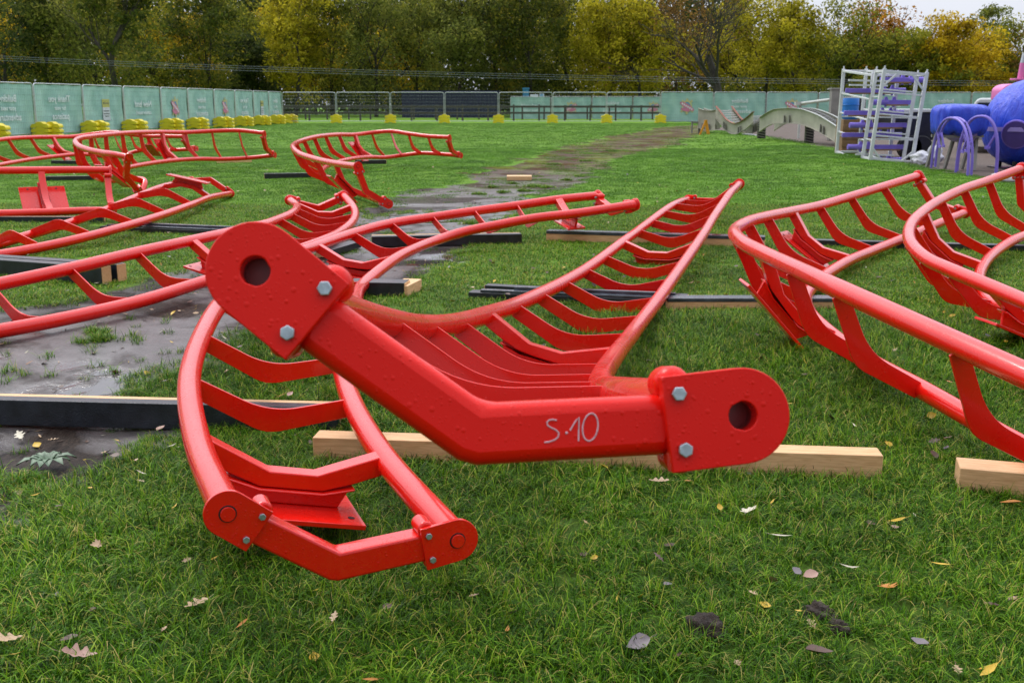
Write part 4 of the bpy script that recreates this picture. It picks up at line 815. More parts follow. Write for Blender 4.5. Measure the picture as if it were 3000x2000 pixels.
def tree(px,y,h,w,pal,label,seed,clusters=105,n=92,size=.18,low=.8,bark='bark',bare=False,group='trees beyond the fences',depth=3,tr=.22,trunk_frac=.34,lean=0,keep=1.0,spread=.75):
    r=np.random.default_rng(seed); x=(px-1500)/FPX*y; root=empty('broadleaf_tree',(x,y,0)); tag(root,label,'tree',group)
    segs,tips=skeleton(r,h,spread,depth,tr,trunk_frac,lean=lean)
    T=np.array([tuple(t) for t in tips]); sx=(w/2)/max(1e-3,np.percentile(np.abs(T[:,:2]),92)); sx=min(max(sx,.6),1.8); sz=h*.93/T[:,2].max()
    S=Vector((sx,sx,sz)); g=MB(); b=MB()
    for pts,rs,k in segs:
        q=[Vector((p.x*sx,p.y*sx,p.z*sz)) for p in pts]; (g if k==0 else b).tube([p+root.location for p in q],rs,7 if k<2 else 4,cap=False)
    g.build('trunk',M[bark],root,recalc=False); b.build('limbs',M[bark],root,recalc=False)
    T=T*np.array([sx,sx,sz])
    k=int(clusters*.45); C=T[r.integers(0,len(T),k)]+r.normal(0,.3,(k,3))
    m=clusters-k; u=r.normal(0,1,(m,3)); u/=np.linalg.norm(u,axis=1)[:,None]; rad=r.uniform(.45,1.0,m)**.6
    zc=(h+low)/2; C2=np.stack([u[:,0]*rad*w/2*.92,u[:,1]*rad*w/2*.92,zc+u[:,2]*rad*(h-low)/2*.95],1)
    if bare: C=T[r.integers(0,len(T),clusters)]+r.normal(0,.25,(clusters,3)); 
    else: C=np.vstack([C,C2])
    C=C[r.random(len(C))<keep]; R=r.uniform(.38,.95,len(C))*w/6.5
    V,F,t=leaf_cloud(r,C,R,n,size); crown_obj('crown',V,F,t,M['leaf_crown_'+pal],root); return root
TT=[ # px(3000), distance, height, width, palette, extra, label
(40,92,14,8,'deep',{},'dark tree at the left edge behind the banner fence'),
(190,100,14,8,'darkolive',{},'dark olive tree, second from the left edge'),
(330,96,13,8,'greygreen',{},'grey-green tree with low boughs above the Thank you banner'),
(390,84,12,6,'darkolive',dict(keep=.5,tr=.30,lean=-.15,bark='bark'),'leaning dark-trunked oak above the near DANGER banner'),
(500,104,13,8,'olive',{},'yellow-flecked tree behind the leaning oak'),
(640,100,13,7,'darkolive',dict(keep=.8),'thin dark tree above the far end of the left banner fence'),
(765,108,8.5,5,'deep',dict(low=.3),'low very dark bushy tree behind the fence corner'),
(720,118,14,8,'olive',{},'olive tree rising behind the low very dark one'),
(880,104,13,6,'lime',{},'tall yellow-green tree above the first mesh panel'),
(985,110,14,7,'olive',{},'dull olive tree above the joint of the first mesh panels'),
(1110,106,14,8,'greygreen',{},'wide grey-green willow-like tree above the second mesh panel'),
(1235,112,14,8,'olive',{},'mid olive tree over the third mesh panel'),
(1340,106,14,8,'greygreen',{},'grey-green tree above the left half of the navy container'),
(1455,110,14.5,8,'darkolive',{},'deep green tree above the right half of the navy container'),
(1560,106,14,8,'darkolive',{},'dark green tree directly over the blue cabin'),
(1670,112,14,7,'olive',{},'olive tree right of the blue cabin'),
(1765,106,13.5,7,'lime',{},'tall bright yellow-green tree over the last mesh panels'),
(1870,104,11,7,'lime',{},'yellow-lime tree behind the right end of the open mesh'),
(1980,112,13,7,'rust',dict(keep=.55,n=50),'thin brownish twiggy tree left of the big bare one'),
(2225,110,12.5,8,'lime',dict(keep=.9,low=2),'yellow-green tree right of the big bare one'),
(2310,106,11,6,'lime',dict(keep=.8),'olive tree behind the beige arched girder'),
(2425,104,11.2,7.5,'olive',dict(keep=.62,tr=.34,low=3),'dark-limbed oak behind the white rack'),
(2530,110,11.6,7,'amber',dict(keep=.7,low=4),'orange autumn tree high above the white racks'),
(2625,102,8.4,6,'olive',dict(keep=.8),'low olive tree right of the racks'),
(2730,100,9.2,6.5,'gold',dict(keep=.95),'bright golden tree standing against the pale sky'),
(2840,104,7.8,6,'gold',dict(keep=.85),'smaller golden tree just right of the brightest one'),
(2920,108,9.0,6,'olive',dict(keep=.7),'olive tree behind the blue domed tarpaulin'),
(3010,104,11,7,'rust',dict(keep=.5,n=45),'sparse brown tree at the right edge'),
(2850,125,12.4,5,'greygreen',dict(keep=.45,low=6),'tall thin green tree top rising over the golden ones'),
]
for i,(px,y,h,w_,pal,ex,l) in enumerate(TT): tree(px,y,h,w_,pal,l,500+i,**ex)
# second row, glimpsed through the first
nn=['left of','behind','right of']
SEC=[(-40,'darkolive','far left behind the darkest tree'),(110,'gold','back row tree with gold leaves behind the second from left'),(250,'olive','back row tree above the Thank you banner'),(440,'gold','back row golden tree behind the leaning oak'),(580,'gold','back row golden tree right of the leaning oak'),(700,'darkolive','back row dark tree near the fence corner'),(830,'darkolive','back row dark tree left of the yellow-green one'),(940,'gold','back row golden tree between first two mesh panels'),(1050,'darkolive','back row dark tree over the second mesh panel'),(1180,'gold','back row golden tree over the third mesh panel'),(1300,'darkolive','back row dark tree over the container'),(1410,'deep','back row darkest tree over the container'),(1510,'darkolive','back row dark tree left of the blue cabin'),(1620,'darkolive','back row dark tree right of the blue cabin'),(1720,'lime','back row lime tree left of the bright yellow-green one'),(1820,'gold','back row golden tree right of the bright yellow-green one'),(1930,'lime','back row lime tree left of the twiggy one'),(2040,'lime','back row yellow-green tree behind the big bare one'),(2140,'lime','back row lime tree right behind the big bare one'),(2270,'olive','back row olive tree over the beige girder'),(2370,'darkolive','back row dark tree left of the racks'),(2480,'olive','back row olive tree above the racks')]
for i,(px,pal,l) in enumerate(SEC): tree(px,124+random.uniform(-3,6),12.5 if px<1900 else 10.5,8.5,pal,l,900+i,clusters=70,n=70,size=.22,group='back row of trees')
tree(2090,98,13.5,13,'rust','big bare-limbed tree with thick dark trunk, crown half leafless',77,clusters=46,n=26,size=.15,bare=True,depth=5,tr=.52,trunk_frac=.27,bark='bark',spread=.95)
tree(2760,99,6,5,'olive','slender leaning tree behind the blue tarpaulin',78,clusters=30,n=60,depth=3,tr=.10,lean=.5)
# low scrub along the foot of the wood, and the wood behind it
r=np.random.default_rng(5)
def mass(name,x0,x1,y0,y1,zf,nC,n,size,pal,label,R=(.9,1.8)):
    C=np.stack([r.uniform(x0,x1,nC),r.uniform(y0,y1,nC),np.zeros(nC)],1); C[:,2]=r.random(nC)*zf(C[:,0]); V,F,t=leaf_cloud(r,C,r.uniform(*R,nC),n,size); o=crown_obj(name,V,F,t,M['leaf_crown_'+pal],None); tag(o,label,'undergrowth',kind='stuff')
mass('undergrowth',-52,22,108,116,lambda x:2.4+0*x,260,70,.2,'deep','dark scrub along the foot of the wood')
mass('undergrowth',20,62,110,118,lambda x:3.0+0*x,200,70,.2,'darkolive','olive scrub behind the right-hand banner fence')
mass('far_wood',-72,30,138,150,lambda x:15+0*x,420,110,.5,'deep','far dark mass of the wood seen between trunks',R=(1.5,3))
mass('far_wood',28,75,138,150,lambda x:np.clip(10.5-.13*(x-28),5,11),200,110,.42,'darkolive','lower far mass of the wood on the right',R=(1.2,2.4))
# ---------------------------------------------------------------- things on the gravel, right
def V3(u,v,z=0.0): return gp(u,v,z)
# --- white racks
def rack(label,P,W,Dp,yaw,h,tilt,braces=True):
    root=empty('storage_rack',(0,0,0)); tag(root,label,'rack','white storage racks'); s=.07
    def B(name,a,b,w=s): g=MB(); g.bar(a,b,w,w,up=(0,1,0) if abs(Vector(b).z-Vector(a).z)>.5 else (0,0,1)); return g.build(name,M['white'],root,bevel=.004)
    for x in(0,W):
        for y in(0,Dp): 
            p=B('post',(x,y,0),(x,y,h)); g=MB(); g.cyl((x,y,h+.0),(x,y,h+.06),.018,8); g.build('post_cap',M['white'],p)
    for zz in(h-.05,.12):
        for a,b in(((0,0),(W,0)),((0,Dp),(W,Dp)),((0,0),(0,Dp)),((W,0),(W,Dp))): 
            d=(Vector((b[0]-a[0],b[1]-a[1],0))).normalized()*s/2; B('rail',Vector((*a,zz))+d,Vector((*b,zz))-d,.05)
    for zz in(.62,1.08,1.54):
        B('cross_bar',(s/2,-.001,zz),(W-s/2,-.001,zz),.034); B('cross_bar',(s/2,Dp,zz+.08),(W-s/2,Dp,zz+.08),.034); B('cross_bar',(0,s/2,zz-.1),(0,Dp-s/2,zz-.1),.03)
    if braces:
        for sx,x0 in((1,0),(-1,W)):
            B('corner_brace',(x0+sx*.03,-.002,h-.36),(x0+sx*.30,-.002,h-.07),.04); B('corner_brace',(x0+sx*.03,-.002,.33),(x0+sx*.27,-.002,.07),.04)
    root.location=P; root.rotation_euler=(0,tilt,yaw); return root
hR=2.03
PB=V3(2547,481); rb=rack('front white rack with corner braces, purple arms showing between its bars',PB,.90,.62,R_(-3),hR,R_(5.0))
PA=V3(2450,459); P2_=V3(2534,473)
dA=(P2_-PA); yawA=math.atan2(dA.y,dA.x); ra=rack('rear white rack standing obliquely behind the braced one, facing left',PA,dA.length,.55,yawA,2.12,R_(4.0),False)
# --- purple arms stored across the racks
def arm(c,L,yaw,side,label):
    root=empty('ride_arm',c); tag(root,label,'ride arm','purple ride arms stored in the racks'); d=Vector((math.cos(yaw),math.sin(yaw),0)); n=Vector((-d.y,d.x,0)); c=Vector(c)
    g=MB(); g.bar(c-d*L/2,c+d*L/2,.10,.10); g.build('beam',M['purple'],root,bevel=.006)
    g=MB(); g.box(c-UP*.062,d*(L/2-.1),n*.05,UP*.018); g.build('under_strip',M['card'],root)
    e=c+d*(L/2+.02)*side; g=MB(); g.tube([e-d*.17,e+d*.17],.062,18); g.build('hub',M['purple'],root,bevel=.004)
    for k in(-.28,-.10):
        q=c+d*side*(L/2+k); g=MB(); g.prism([(-.05,.03),(.05,.03),(.02,.12),(-.02,.12)],q,d,UP,n,-.03,.03); g.prism([(-.04,-.03),(.04,-.03),(.015,-.11),(-.015,-.11)],q,d,UP,n,-.02,.02); g.build('lug',M['purple'],root)
rows=[(234,2630,.78,1,'topmost purple arm under the rack tops'),(266,2552,1.12,1,'second purple arm from the top, its round hub at right'),(300,2627,.70,-1,'third purple arm from the top, inside the braced rack'),(331,2547,1.12,1,'fourth purple arm from the top, hub at right'),(367,2584,1.10,-1,'middle purple arm with its lugs at the left'),(396,2541,1.12,1,'third purple arm from the bottom, hub at right'),(431,2578,1.10,-1,'second purple arm from the bottom, lugs at the left'),(469,2596,.30,1,'lowest purple arm, short, its hub near the grass')]
for k,(v,u,L_,sd_,l) in enumerate(rows):
    c=at(u,v,24.35+.25*(k%2)); arm(c,L_,R_(-5 if k%2 else 3),sd_,l)
for k,(v,u) in enumerate(((238,2510),(252,2512),(346,2600),(410,2590),(455,2530))):
    g=MB(); c=at(u+32,v,24.3); g.bar(c-Vector((.42,0,-.02)),c+Vector((.42,0,0)),.10,.035); solo(g,'white_plank',M['white'],['topmost','second highest','middle','second lowest','lowest'][k]+' white strip lying across the racks','plank',group='white strips stored in the racks')
# --- purple arch frames
def archframe(feetL,feetR,top,sep,label):
    a,b=feetL,feetR; root=empty('arch_frame',((a.x+b.x)/2,(a.y+b.y)/2,0)); tag(root,label,'arch frame','purple arch frames'); d=b-a; m=(a+b)/2; H=top; s=Vector(sep)
    sides=[]
    for k in(0,1):
        pts=[]
        for i in range(25):
            t=math.pi*i/24; c=math.cos(t); z=H*math.sin(t)**.72 if 0<i<24 else 0; pts.append(m-d/2*(abs(c)**.85*(1 if c>0 else -1))+UP*z+s*k)
        g=MB(); 
        for i in range(24):
            pass
        g.tube(pts,.024,8); g.build('arch',M['purple'],root,ang=60); sides.append(pts)
    for i in(9,15,4,20):
        g=MB(); g.bar(sides[0][i],sides[1][i],.028,.028); g.build('cross_bar',M['purple'],root)
    for pts in sides:
        for i,sg in((5,1),(19,-1)):
            q=pts[i]; e=q+d.normalized()*sg*.14-UP*.26; g=MB(); g.bar(q,e,.03,.03); st=g.build('stay',M['purple'],root); g=MB(); g.box(e,d.normalized()*.05,s.normalized()*.05,UP*.02); g.build('stay_plate',M['purple'],st)
    return root
archframe(at(2728,492,20.6)*1+Vector((0,0,0)),at(2834,520,19.2),.98,Vector((.20,.32,0)),'left purple arch frame of two hooped tubes standing on the gravel edge')
archframe(at(2800,505,20.2),at(2917,508,19.6),1.02,Vector((.17,.35,0)),'right purple arch frame, taller, in front of the blue dome')
for o in [o for o in col.objects if o.name.startswith('arch_frame')]:
    pass
# --- blue tarpaulins
def blob(name,mat,fn,nu=72,nv=36,parent=None):
    V=[fn(2*math.pi*i/nu,math.pi*(j/nv)) for j in range(nv+1) for i in range(nu)]; F=[(j*nu+i,j*nu+(i+1)%nu,(j+1)*nu+(i+1)%nu,(j+1)*nu+i) for j in range(nv) for i in range(nu)]
    g=MB(); g.add(V,F); return g.build(name,mat,parent,ang=180)
from mathutils import noise as mno
def tarp1():
    c=at(2812,352,21.5); root=empty('covered_ride_car',(c.x,c.y,0)); tag(root,'long low ride car wrapped in blue tarpaulin, raised on grey trestles','covered ride car')
    def fn(t,f):
        x,y,z=math.cos(t)*math.sin(f),math.sin(t)*math.sin(f),math.cos(f); q=lambda a,e: math.copysign(abs(a)**e,a)
        p=Vector((q(x,.45)*.50,q(y,.6)*.42,q(z,.42)*.30)); n=mno.fractal(Vector((t*2.6,p.z*1.2,3.1)),1,2,4)*.055+ mno.fractal(p*7,1,2,3)*.02
        if p.z<-.05: p.x*=1+.05*p.z; 
        return c+p*(1+n*1.2)+Vector((0,0,-.10*max(0,-p.z)*0+ .02*math.sin(t*9)*(p.z<-.1)))
    blob('tarpaulin',M['tarp'],fn,parent=root)
    def fn2(t,f):
        x,y,z=math.cos(t)*math.sin(f),math.sin(t)*math.sin(f),math.cos(f); return c+Vector((.08+x*.44,y*.33,-.14+z*.30))
    blob('shell',M['lilac'],fn2,24,12,root)
    for xx in(-.42,-.05,.30):
        for sg in(-1,1):
            g=MB(); g.bar(c+Vector((xx+.03,sg*.10,-.24)),Vector((c.x+xx-.05+.02*sg,c.y+sg*.35,0)),.055,.055); g.build('trestle_leg',M['grey'],root)
    for sg in(-1,1): g=MB(); g.bar((c.x-.45,c.y+sg*.22,c.z-.31),(c.x+.4,c.y+sg*.22,c.z-.31),.05,.05); g.build('trestle_bar',M['grey'],root)
tarp1()
def dome():
    c=at(3022,370,22.0); R0=.93; root=empty('covered_ride_car',(c.x,c.y,0)); tag(root,'big domed ride car under crinkled blue tarpaulin at the right edge, purple porthole showing','covered ride car')
    def fn(t,f):
        x,y,z=math.cos(t)*math.sin(f),math.sin(t)*math.sin(f),math.cos(f); p=Vector((x,y,z)); n=mno.fractal(p*3.2,1,2,5)*.012+abs(math.sin(t*3+z*3))*.010; k=1+n
        if z<-.55: k*=1-.25*(-z-.55)
        return c+Vector((p.x*R0,p.y*R0*1.0,p.z*R0*1.0))*k
    blob('tarpaulin',M['tarp'],fn,parent=root)
    def band(z0,z1,mat,name,r=1.035):
        V=[];nu=40
        for j in range(3):
            zz=z0+(z1-z0)*j/2; rr=math.sqrt(max(0,1-zz*zz))*R0*r
            for i in range(nu): t=math.pi*1.04+ (math.pi*.50)*i/(nu-1); V.append(c+Vector((rr*math.cos(t),rr*math.sin(t),zz*R0)))
        g=MB(); g.add(V,[(j*nu+i,j*nu+i+1,(j+1)*nu+i+1,(j+1)*nu+i) for j in range(2) for i in range(nu-1)]); g.build(name,mat,root,recalc=False)
    band(-.10,-.01,M['lilac'],'lilac_band'); 
    e=Vector((-.67,-.74,-.16)).normalized(); q=c+e*R0*.98; x,y,z=basis(e)
    g=MB(); pts=[q+(x*math.cos(t)+y*math.sin(t))*.26 for t in [2*math.pi*i/32 for i in range(33)]]; g.tube(pts,.028,8,cap=False); g.build('porthole_rim',M['purple'],root)
    g=MB(); g.cyl(q-e*.02,q+e*.035,.255,32); g.build('porthole_cover',M['porthole'],root)
    for xx,yy in((-.4,-.3),(.4,-.3),(-.4,.4),(.4,.4)): g=MB(); g.cyl((c.x+xx,c.y+yy,0),(c.x+xx,c.y+yy,c.z-.6),.05,10); g.build('leg',M['blackp'],root)
    g=MB(); g.box((c.x,c.y,c.z-.86+.0),Vector((.6,0,0)),Vector((0,.5,0)),Vector((0,0,.04))); g.build('chassis',M['blackp'],root)
M['porthole']=plain('dark_purple_interior',(.07,.04,.20),.5)
dome()
# --- pink mast and cowl behind
def mast():
    b=at(2986,253,26); root=empty('pink_mast',(b.x,b.y,0)); tag(root,'pink ride mast with round flange and grey tip, behind the blue dome','mast')
    g=MB(); g.tube([(b.x,b.y,0),(b.x,b.y,b.z)],.10,16); g.tube([(b.x,b.y,b.z),(b.x+.03,b.y,at(2990,185,26).z)],[.075,.062],16); g.build('tube',M['pink'],root)
    g=MB(); f=at(2984,233,26).z; g.cyl((b.x,b.y,f-.02),(b.x,b.y,f+.02),.22,24); g.build('flange',M['pink'],root,bevel=.006)
    g=MB(); t0=at(2990,185,26).z; g.tube([(b.x+.03,b.y,t0),(b.x+.05,b.y,at(2992,157,26).z)],[.062,.05],14); g.build('tip',M['steel'],root)
    g=MB(); pts=[Vector((b.x+.12+.10*math.sin(i/3),b.y-.1,f-.1+i*.075)) for i in range(10)]; g.tube(pts,.012,6); g.build('cable',M['white'],root)
    c=at(2948,268,27); root=empty('pink_cowl',(c.x,c.y,0)); tag(root,'rounded pink cowl with dark window beside the mast','ride canopy'); g=MB(); prof=[(-.24,-.2)]
    prof+=[(-.24+.30*(1-math.cos(t)),.0+.18*math.sin(t)) for t in [math.pi/2*i/6 for i in range(7)]]+[(.26,.18),(.26,.12),(.12,.10),(.02,-.2)]
    g.prism(prof,c,(1,0,0),(0,0,1),(0,1,0),-.3,.3); g.build('hood',M['pink'],root,bevel=.02)
    g=MB(); g.prism([(.0,-.19),(.12,.095),(.24,.11),(.24,-.19)],c,(1,0,0),(0,0,1),(0,1,0),-.27,.27); g.build('window',M['glass'],root)
    g=MB(); g.cyl((c.x,c.y,0),(c.x,c.y,c.z-.2),.12,12); g.build('post',M['pink'],root)
mast()
# --- white van behind the tarpaulins
def van():
    y=29; a=at(2845,310,y); b=at(2990,310,y); zt=at(2900,285,y).z; root=empty('white_van',(a.x+.95,y,0)); tag(root,'white van with dark windscreen, mostly hidden behind the blue tarpaulins','van')
    x0,x1=a.x,a.x+1.9; x,m=(x0+x1)/2,(x1-x0)/2
    zb=.35; g=MB(); g.prism([(-m,zb),(-m,zt-.75),(-m+.16,zt-.10),(-m+.26,zt-.02),(m-.26,zt-.02),(m-.16,zt-.10),(m,zt-.75),(m,zb)],Vector((x,y,0)),(1,0,0),(0,0,1),(0,1,0),.25,4.6); g.build('body',M['white'],root,bevel=.05)
    g=MB(); g.prism([(-m+.03,zb),(-m+.03,zt-.85),(m-.03,zt-.85),(m-.03,zb)],Vector((x,y,0)),(1,0,0),(0,0,1),(0,1,0),-.5,.249); g.build('bonnet',M['white'],root,bevel=.06)
    g=MB(); g.prism([(-m+.10,zt-.80),(-m+.24,zt-.14),(m-.24,zt-.14),(m-.10,zt-.80)],Vector((x,y,0)),(1,0,0),(0,0,1),(0,1,0),.18,.245); g.build('windscreen',M['glass'],root)
    for sx in(-1,1):
        g=MB(); g.box((x+sx*(m+.10),y+.3,zt-.72),Vector((.07,0,0)),Vector((0,.04,0)),Vector((0,0,.11))); g.build('wing_mirror',M['blackp'],root,bevel=.01)
        g=MB(); g.box((x+sx*(m-.22),y-.505,.85),Vector((.13,0,0)),Vector((0,.02,0)),Vector((0,0,.10))); g.build('headlight',M['glass'],root,bevel=.01)
        for yy in(.3,3.7):
            g=MB(); g.cyl((x+sx*(m-.02),y+yy,.33),(x+sx*(m-.24),y+yy,.33),.33,20); w=g.build('wheel',M['blackp'],root,bevel=.02); g=MB(); g.cyl((x+sx*(m-.0),y+yy,.33),(x+sx*(m-.1),y+yy,.33),.18,16); g.build('rim',M['steel'],w)
    root.rotation_euler=(0,0,-.42)
van()
# --- black covered trailer between racks and tarpaulin
def trailer():
    y=25.5; a=at(2688,331,y); b=at(2742,331,y); z1=at(2700,322,y).z; z0=.45; root=empty('box_trailer',((a.x+b.x)/2+.3,y+.8,0)); tag(root,'black-sided box trailer with pale top between the racks and the tarpaulin','trailer')
    x0,x1=a.x-.5,b.x+.12; g=MB(); g.box(((x0+x1)/2,y+.8,(z0+z1-.06)/2),Vector(((x1-x0)/2,0,0)),Vector((0,.8,0)),Vector((0,0,(z1-.06-z0)/2))); g.build('body',M['blackp'],root,bevel=.02)
    g=MB(); g.box(((x0+x1)/2,y+.8,z1-.02),Vector(((x1-x0)/2+.04,0,0)),Vector((0,.85,0)),Vector((0,0,.035))); g.build('top',M['white'],root,bevel=.01)
    for xx in(x0+.4,x1-.4): g=MB(); g.cyl((xx,y-.02,.28),(xx,y+.18,.28),.28,18); g.build('wheel',M['blackp'],root,bevel=.02)
trailer()
# --- oddments
def heap(u,v,y,rx,ry,rz,mat,name,label,cat,seed=1,rough=.3):
    c=at(u,v,y); c.z=max(c.z,rz*.5); bm=bmesh.new(); bmesh.ops.create_icosphere(bm,subdivisions=4,radius=1)
    for q in bm.verts:
        n=mno.fractal(q.co*1.7+Vector((seed*3.1,0,0)),1,2,5); n2=mno.fractal(q.co*5+Vector((0,seed,0)),1,2,4); q.co=q.co*(1+rough*n+.08*n2); q.co=Vector((q.co.x*rx,q.co.y*ry,q.co.z*rz+rz*.8))
    me=bpy.data.meshes.new(name); bm.to_mesh(me); bm.free(); me.materials.append(mat); me.shade_smooth(); o=bpy.data.objects.new(name,me); col.objects.link(o); o.location=(c.x,c.y,0); tag(o,label,cat)
heap(2698,440,23.2,.20,.2,.16,M['bag'],'plastic_bag','crumpled white bag on the gravel right of the racks','bag',1)
heap(2740,425,23.6,.18,.2,.22,M['bag'],'plastic_bag','white sack under the trestles of the blue tarpaulin','bag',4)
heap(2965,533,18.0,.24,.15,.09,M['bag'],'plastic_bag','white sheeting heap behind the rightmost red section','bag',6)
heap(2930,522,18.6,.14,.1,.07,M['bag'],'plastic_bag','small white wrapped bundle beside the sheeting heap','bag',9)
def crate(c,sx,sy,sz,mat,label,yaw=0,name='cardboard_box',cat='box'):
    root=empty(name,(c[0],c[1],c[2])); tag(root,label,cat); root.rotation_euler=(0,0,yaw)
    g=MB(); t=.012; C=Vector(c)
    for dx,dy in((1,0),(-1,0),(0,1),(0,-1)):
        g.box(C+Vector((dx*sx/2,dy*sy/2,sz/2)),Vector((t if dx else sx/2-t,0,0)),Vector((0,t if dy else sy/2+t,0)),Vector((0,0,sz/2)))
    g.box(C+Vector((0,0,t)),Vector((sx/2-.02,0,0)),Vector((0,sy/2-.02,0)),Vector((0,0,t))); g.build('box_body',mat,root,smooth=False)
    for sg in(-1,1):
        g=MB(); g.box(C+Vector((sg*(sx/2+.05),0,sz+.03)),Vector((.07,0,sg*.0-.04)),Vector((0,sy/2,0)),Vector((.004,0,.006))); g.build('flap',mat,root,smooth=False)
c=gp(2690,405+35); crate((c.x,c.y+.5,0),.42,.35,.55,M['card'],'open brown cardboard box behind the white bag')
c=gp(2500,410); crate((c.x,c.y,0),.5,.4,.55,M['card'],'brown cardboard box seen through the rear rack',.3)
# barrel, pillar, pale pole
def barrel(u,v,y,mat,label):
    c=at(u,v,y); root=empty('plastic_barrel',(c.x,y,.9)); tag(root,label,'barrel'); r=.2; B0=.9; H=c.z-B0; g=MB()
    zs=[B0+q for q in (0,.05,H*.3,H*.32,H*.34,H*.62,H*.64,H*.66,H-.05,H)]; rs=[r-.03,r,r,r+.02,r,r,r+.02,r,r,r-.03]; g.tube([(c.x,y,z) for z in zs],rs,24); g.build('drum',mat,root); g=MB(); g.cyl((c.x,y,B0+H-.03),(c.x,y,B0+H+.015),r*.9,24); g.build('lid',M['blackp'],root)
barrel(2494,283,27.5,M['blue'],'bright blue barrel seen through the rear rack'); barrel(2514,286,27.9,M['blackp'],'black barrel next to the blue one behind the racks')
for u_,l_ in((2492,'brown crate under the blue barrel'),(2514,'brown crate under the black barrel')):
    q_=at(u_,300,27.6 if u_<2500 else 28.0); g=MB(); g.box((q_.x,q_.y,.45),Vector((.24,0,0)),Vector((0,.3,0)),Vector((0,0,.45))); [g.box((q_.x,q_.y-.305,.1+.2*k_),Vector((.25,0,0)),Vector((0,.012,0)),Vector((0,0,.07))) for k_ in range(4)]; solo(g,'wooden_crate',M['card'],l_,'crate',bevel=.01)
c=at(2449,259,38.5); g=MB(); z1=c.z; g.prism([(-.17,0),(.17,0),(.17,z1),(-.17,z1)],Vector((c.x,38.5,0)),(1,0,0),(0,0,1),(0,1,0),-.14,.14); g.box((c.x,38.5,z1-.02),Vector((.20,0,0)),Vector((0,.17,0)),Vector((0,0,.03))); solo(g,'concrete_post',M['grey'],'square weathered grey post beside the rear rack','post',bevel=.01)
a=at(2345,304,41); b=at(2436,292,39); g=MB(); g.tube([a,b],.055,12); g.tube([a-UP*a.z,a],.05,10); g.box(a,Vector((.2,0,0)),Vector((0,.12,0)),Vector((0,0,.07))); solo(g,'pale_pole',M['offwhite'],'pale pole sloping up to the grey post above the arched girder','pole')
# --- old beige coaster track girders
def girder(name,pts,depth,fl,web,flm,label,mate=None,chain=False,sep=(.25,1.15,0)):
    'curved I girder pair: pts are top-flange points, mate offset gives the second girder'
    m=sum(pts,Vector())/len(pts); root=empty(name,(m.x,m.y,0)); tag(root,label,'track girder','old beige track girders on the gravel')
    cc=crom(pts,6); s=Vector(sep)
    def one(off):
        g=MB(); n=s.normalized(); V=[];k=len(cc)
        low=[p-UP*(depth if not hasattr(depth,'__call__') else depth(i/(k-1))) for i,p in enumerate(cc)]
        for t in(-.008,.008): V+= [p+off+n*t for p in cc]+[p+off+n*t for p in low]
        F=[]
        for i in range(k-1): F+= [(i,i+1,k+i+1,k+i),(2*k+i,3*k+i,3*k+i+1,2*k+i+1)]
        F+= [(0,k,3*k,2*k),(k-1,3*k-1,4*k-1,2*k-1)]; g.add(V,F); w=g.build('web_plate',web,root,ang=60)
        for L,mt in((cc,flm),(low,web)):
            g=MB(); V=[]
            for p in L:
                for a_,b_ in((-.10,0),(.10,0),(.10,.014),(-.10,.014)): V.append(p+off+n*a_+UP*(b_ if L is cc else -b_))
            F=[(i*4+j,i*4+(j+1)%4,(i+1)*4+(j+1)%4,(i+1)*4+j) for i in range(len(L)-1) for j in range(4)]+[(0,1,2,3),tuple(4*(len(L)-1)+j for j in range(4))]
            g.add(V,F); g.build('flange',mt,root,ang=60)
        for f in(.3,.34,.66,.70):
            i=int(f*(k-1)); p=low[i]+off; g=MB(); u=(cc[min(i+1,k-1)]-cc[max(0,i-1)]).normalized(); g.prism([(-.035,0),(.035,0),(.012,.24),(-.012,.24)],p,u,UP,n,-.10,-.01); g.build('stiffener',M['grey'],root)
    one(Vector()); one(s)
    k=len(cc); step=2
    for i in range(2,k-2,step):
        g=MB(); g.bar(cc[i]-UP*.10+s*.03,cc[i]-UP*.10+s*.97,.06,.05); g.build('crosstie',M['offwhite'],root)
    if chain:
        for t in(.40,.58):
            g=MB(); pts=[p+s*t+UP*.0 for p in cc]; g.tube(pts,.02,5); g.build('chain_rail',M['blackp'],root)
        for i in range(0,(k-1)*3):
            f=i/3; j=int(f); p=cc[j].lerp(cc[min(j+1,k-1)],f-j); g=MB(); g.bar(p+s*.40,p+s*.58,.045,.03); g.build('rung',M['blackp'] if i%2 else M['offwhite'],root)
    return root
def AT(l): return [at(u,v,y) for u,v,y in l]
girder('arched_track_girder',AT([(2226,345,37.5),(2262,323,37),(2300,318,36.3),(2345,320,35.6),(2390,335,34.8),(2420,351,34.2),(2450,370,33.6),(2480,392,33)]),.47,.1,M['beige'],M['offwhite'],'large beige arched track girder with ladder rungs, left of the racks',chain=True,sep=(.9,1.6,0))
girder('dipped_track_girder',AT([(2098,312,45),(2112,330,44.7),(2128,350,44.4),(2150,362,44),(2168,358,43.7),(2188,345,43.4),(2208,328,43)]),.42,.1,M['beige'],M['rust'],'U-shaped beige track girder with rusty top flanges',sep=(.9,1.3,0))
girder('curved_track_girder',AT([(2046,318,47),(2062,323,46.8),(2080,325,46.5),(2097,323,46.2)]),.80,.1,M['beige'],M['beige'],'short tall beige girder at the left end of the girder heap',sep=(.4,1.0,0))
girder('flat_track_girder',AT([(2480,322,34),(2530,320,33.6),(2570,330,33.2),(2600,345,33)]),.35,.1,M['beige'],M['offwhite'],'beige girder curving low behind the racks',sep=(.5,1.2,0))
g=MB(); a=at(2028,352,47)
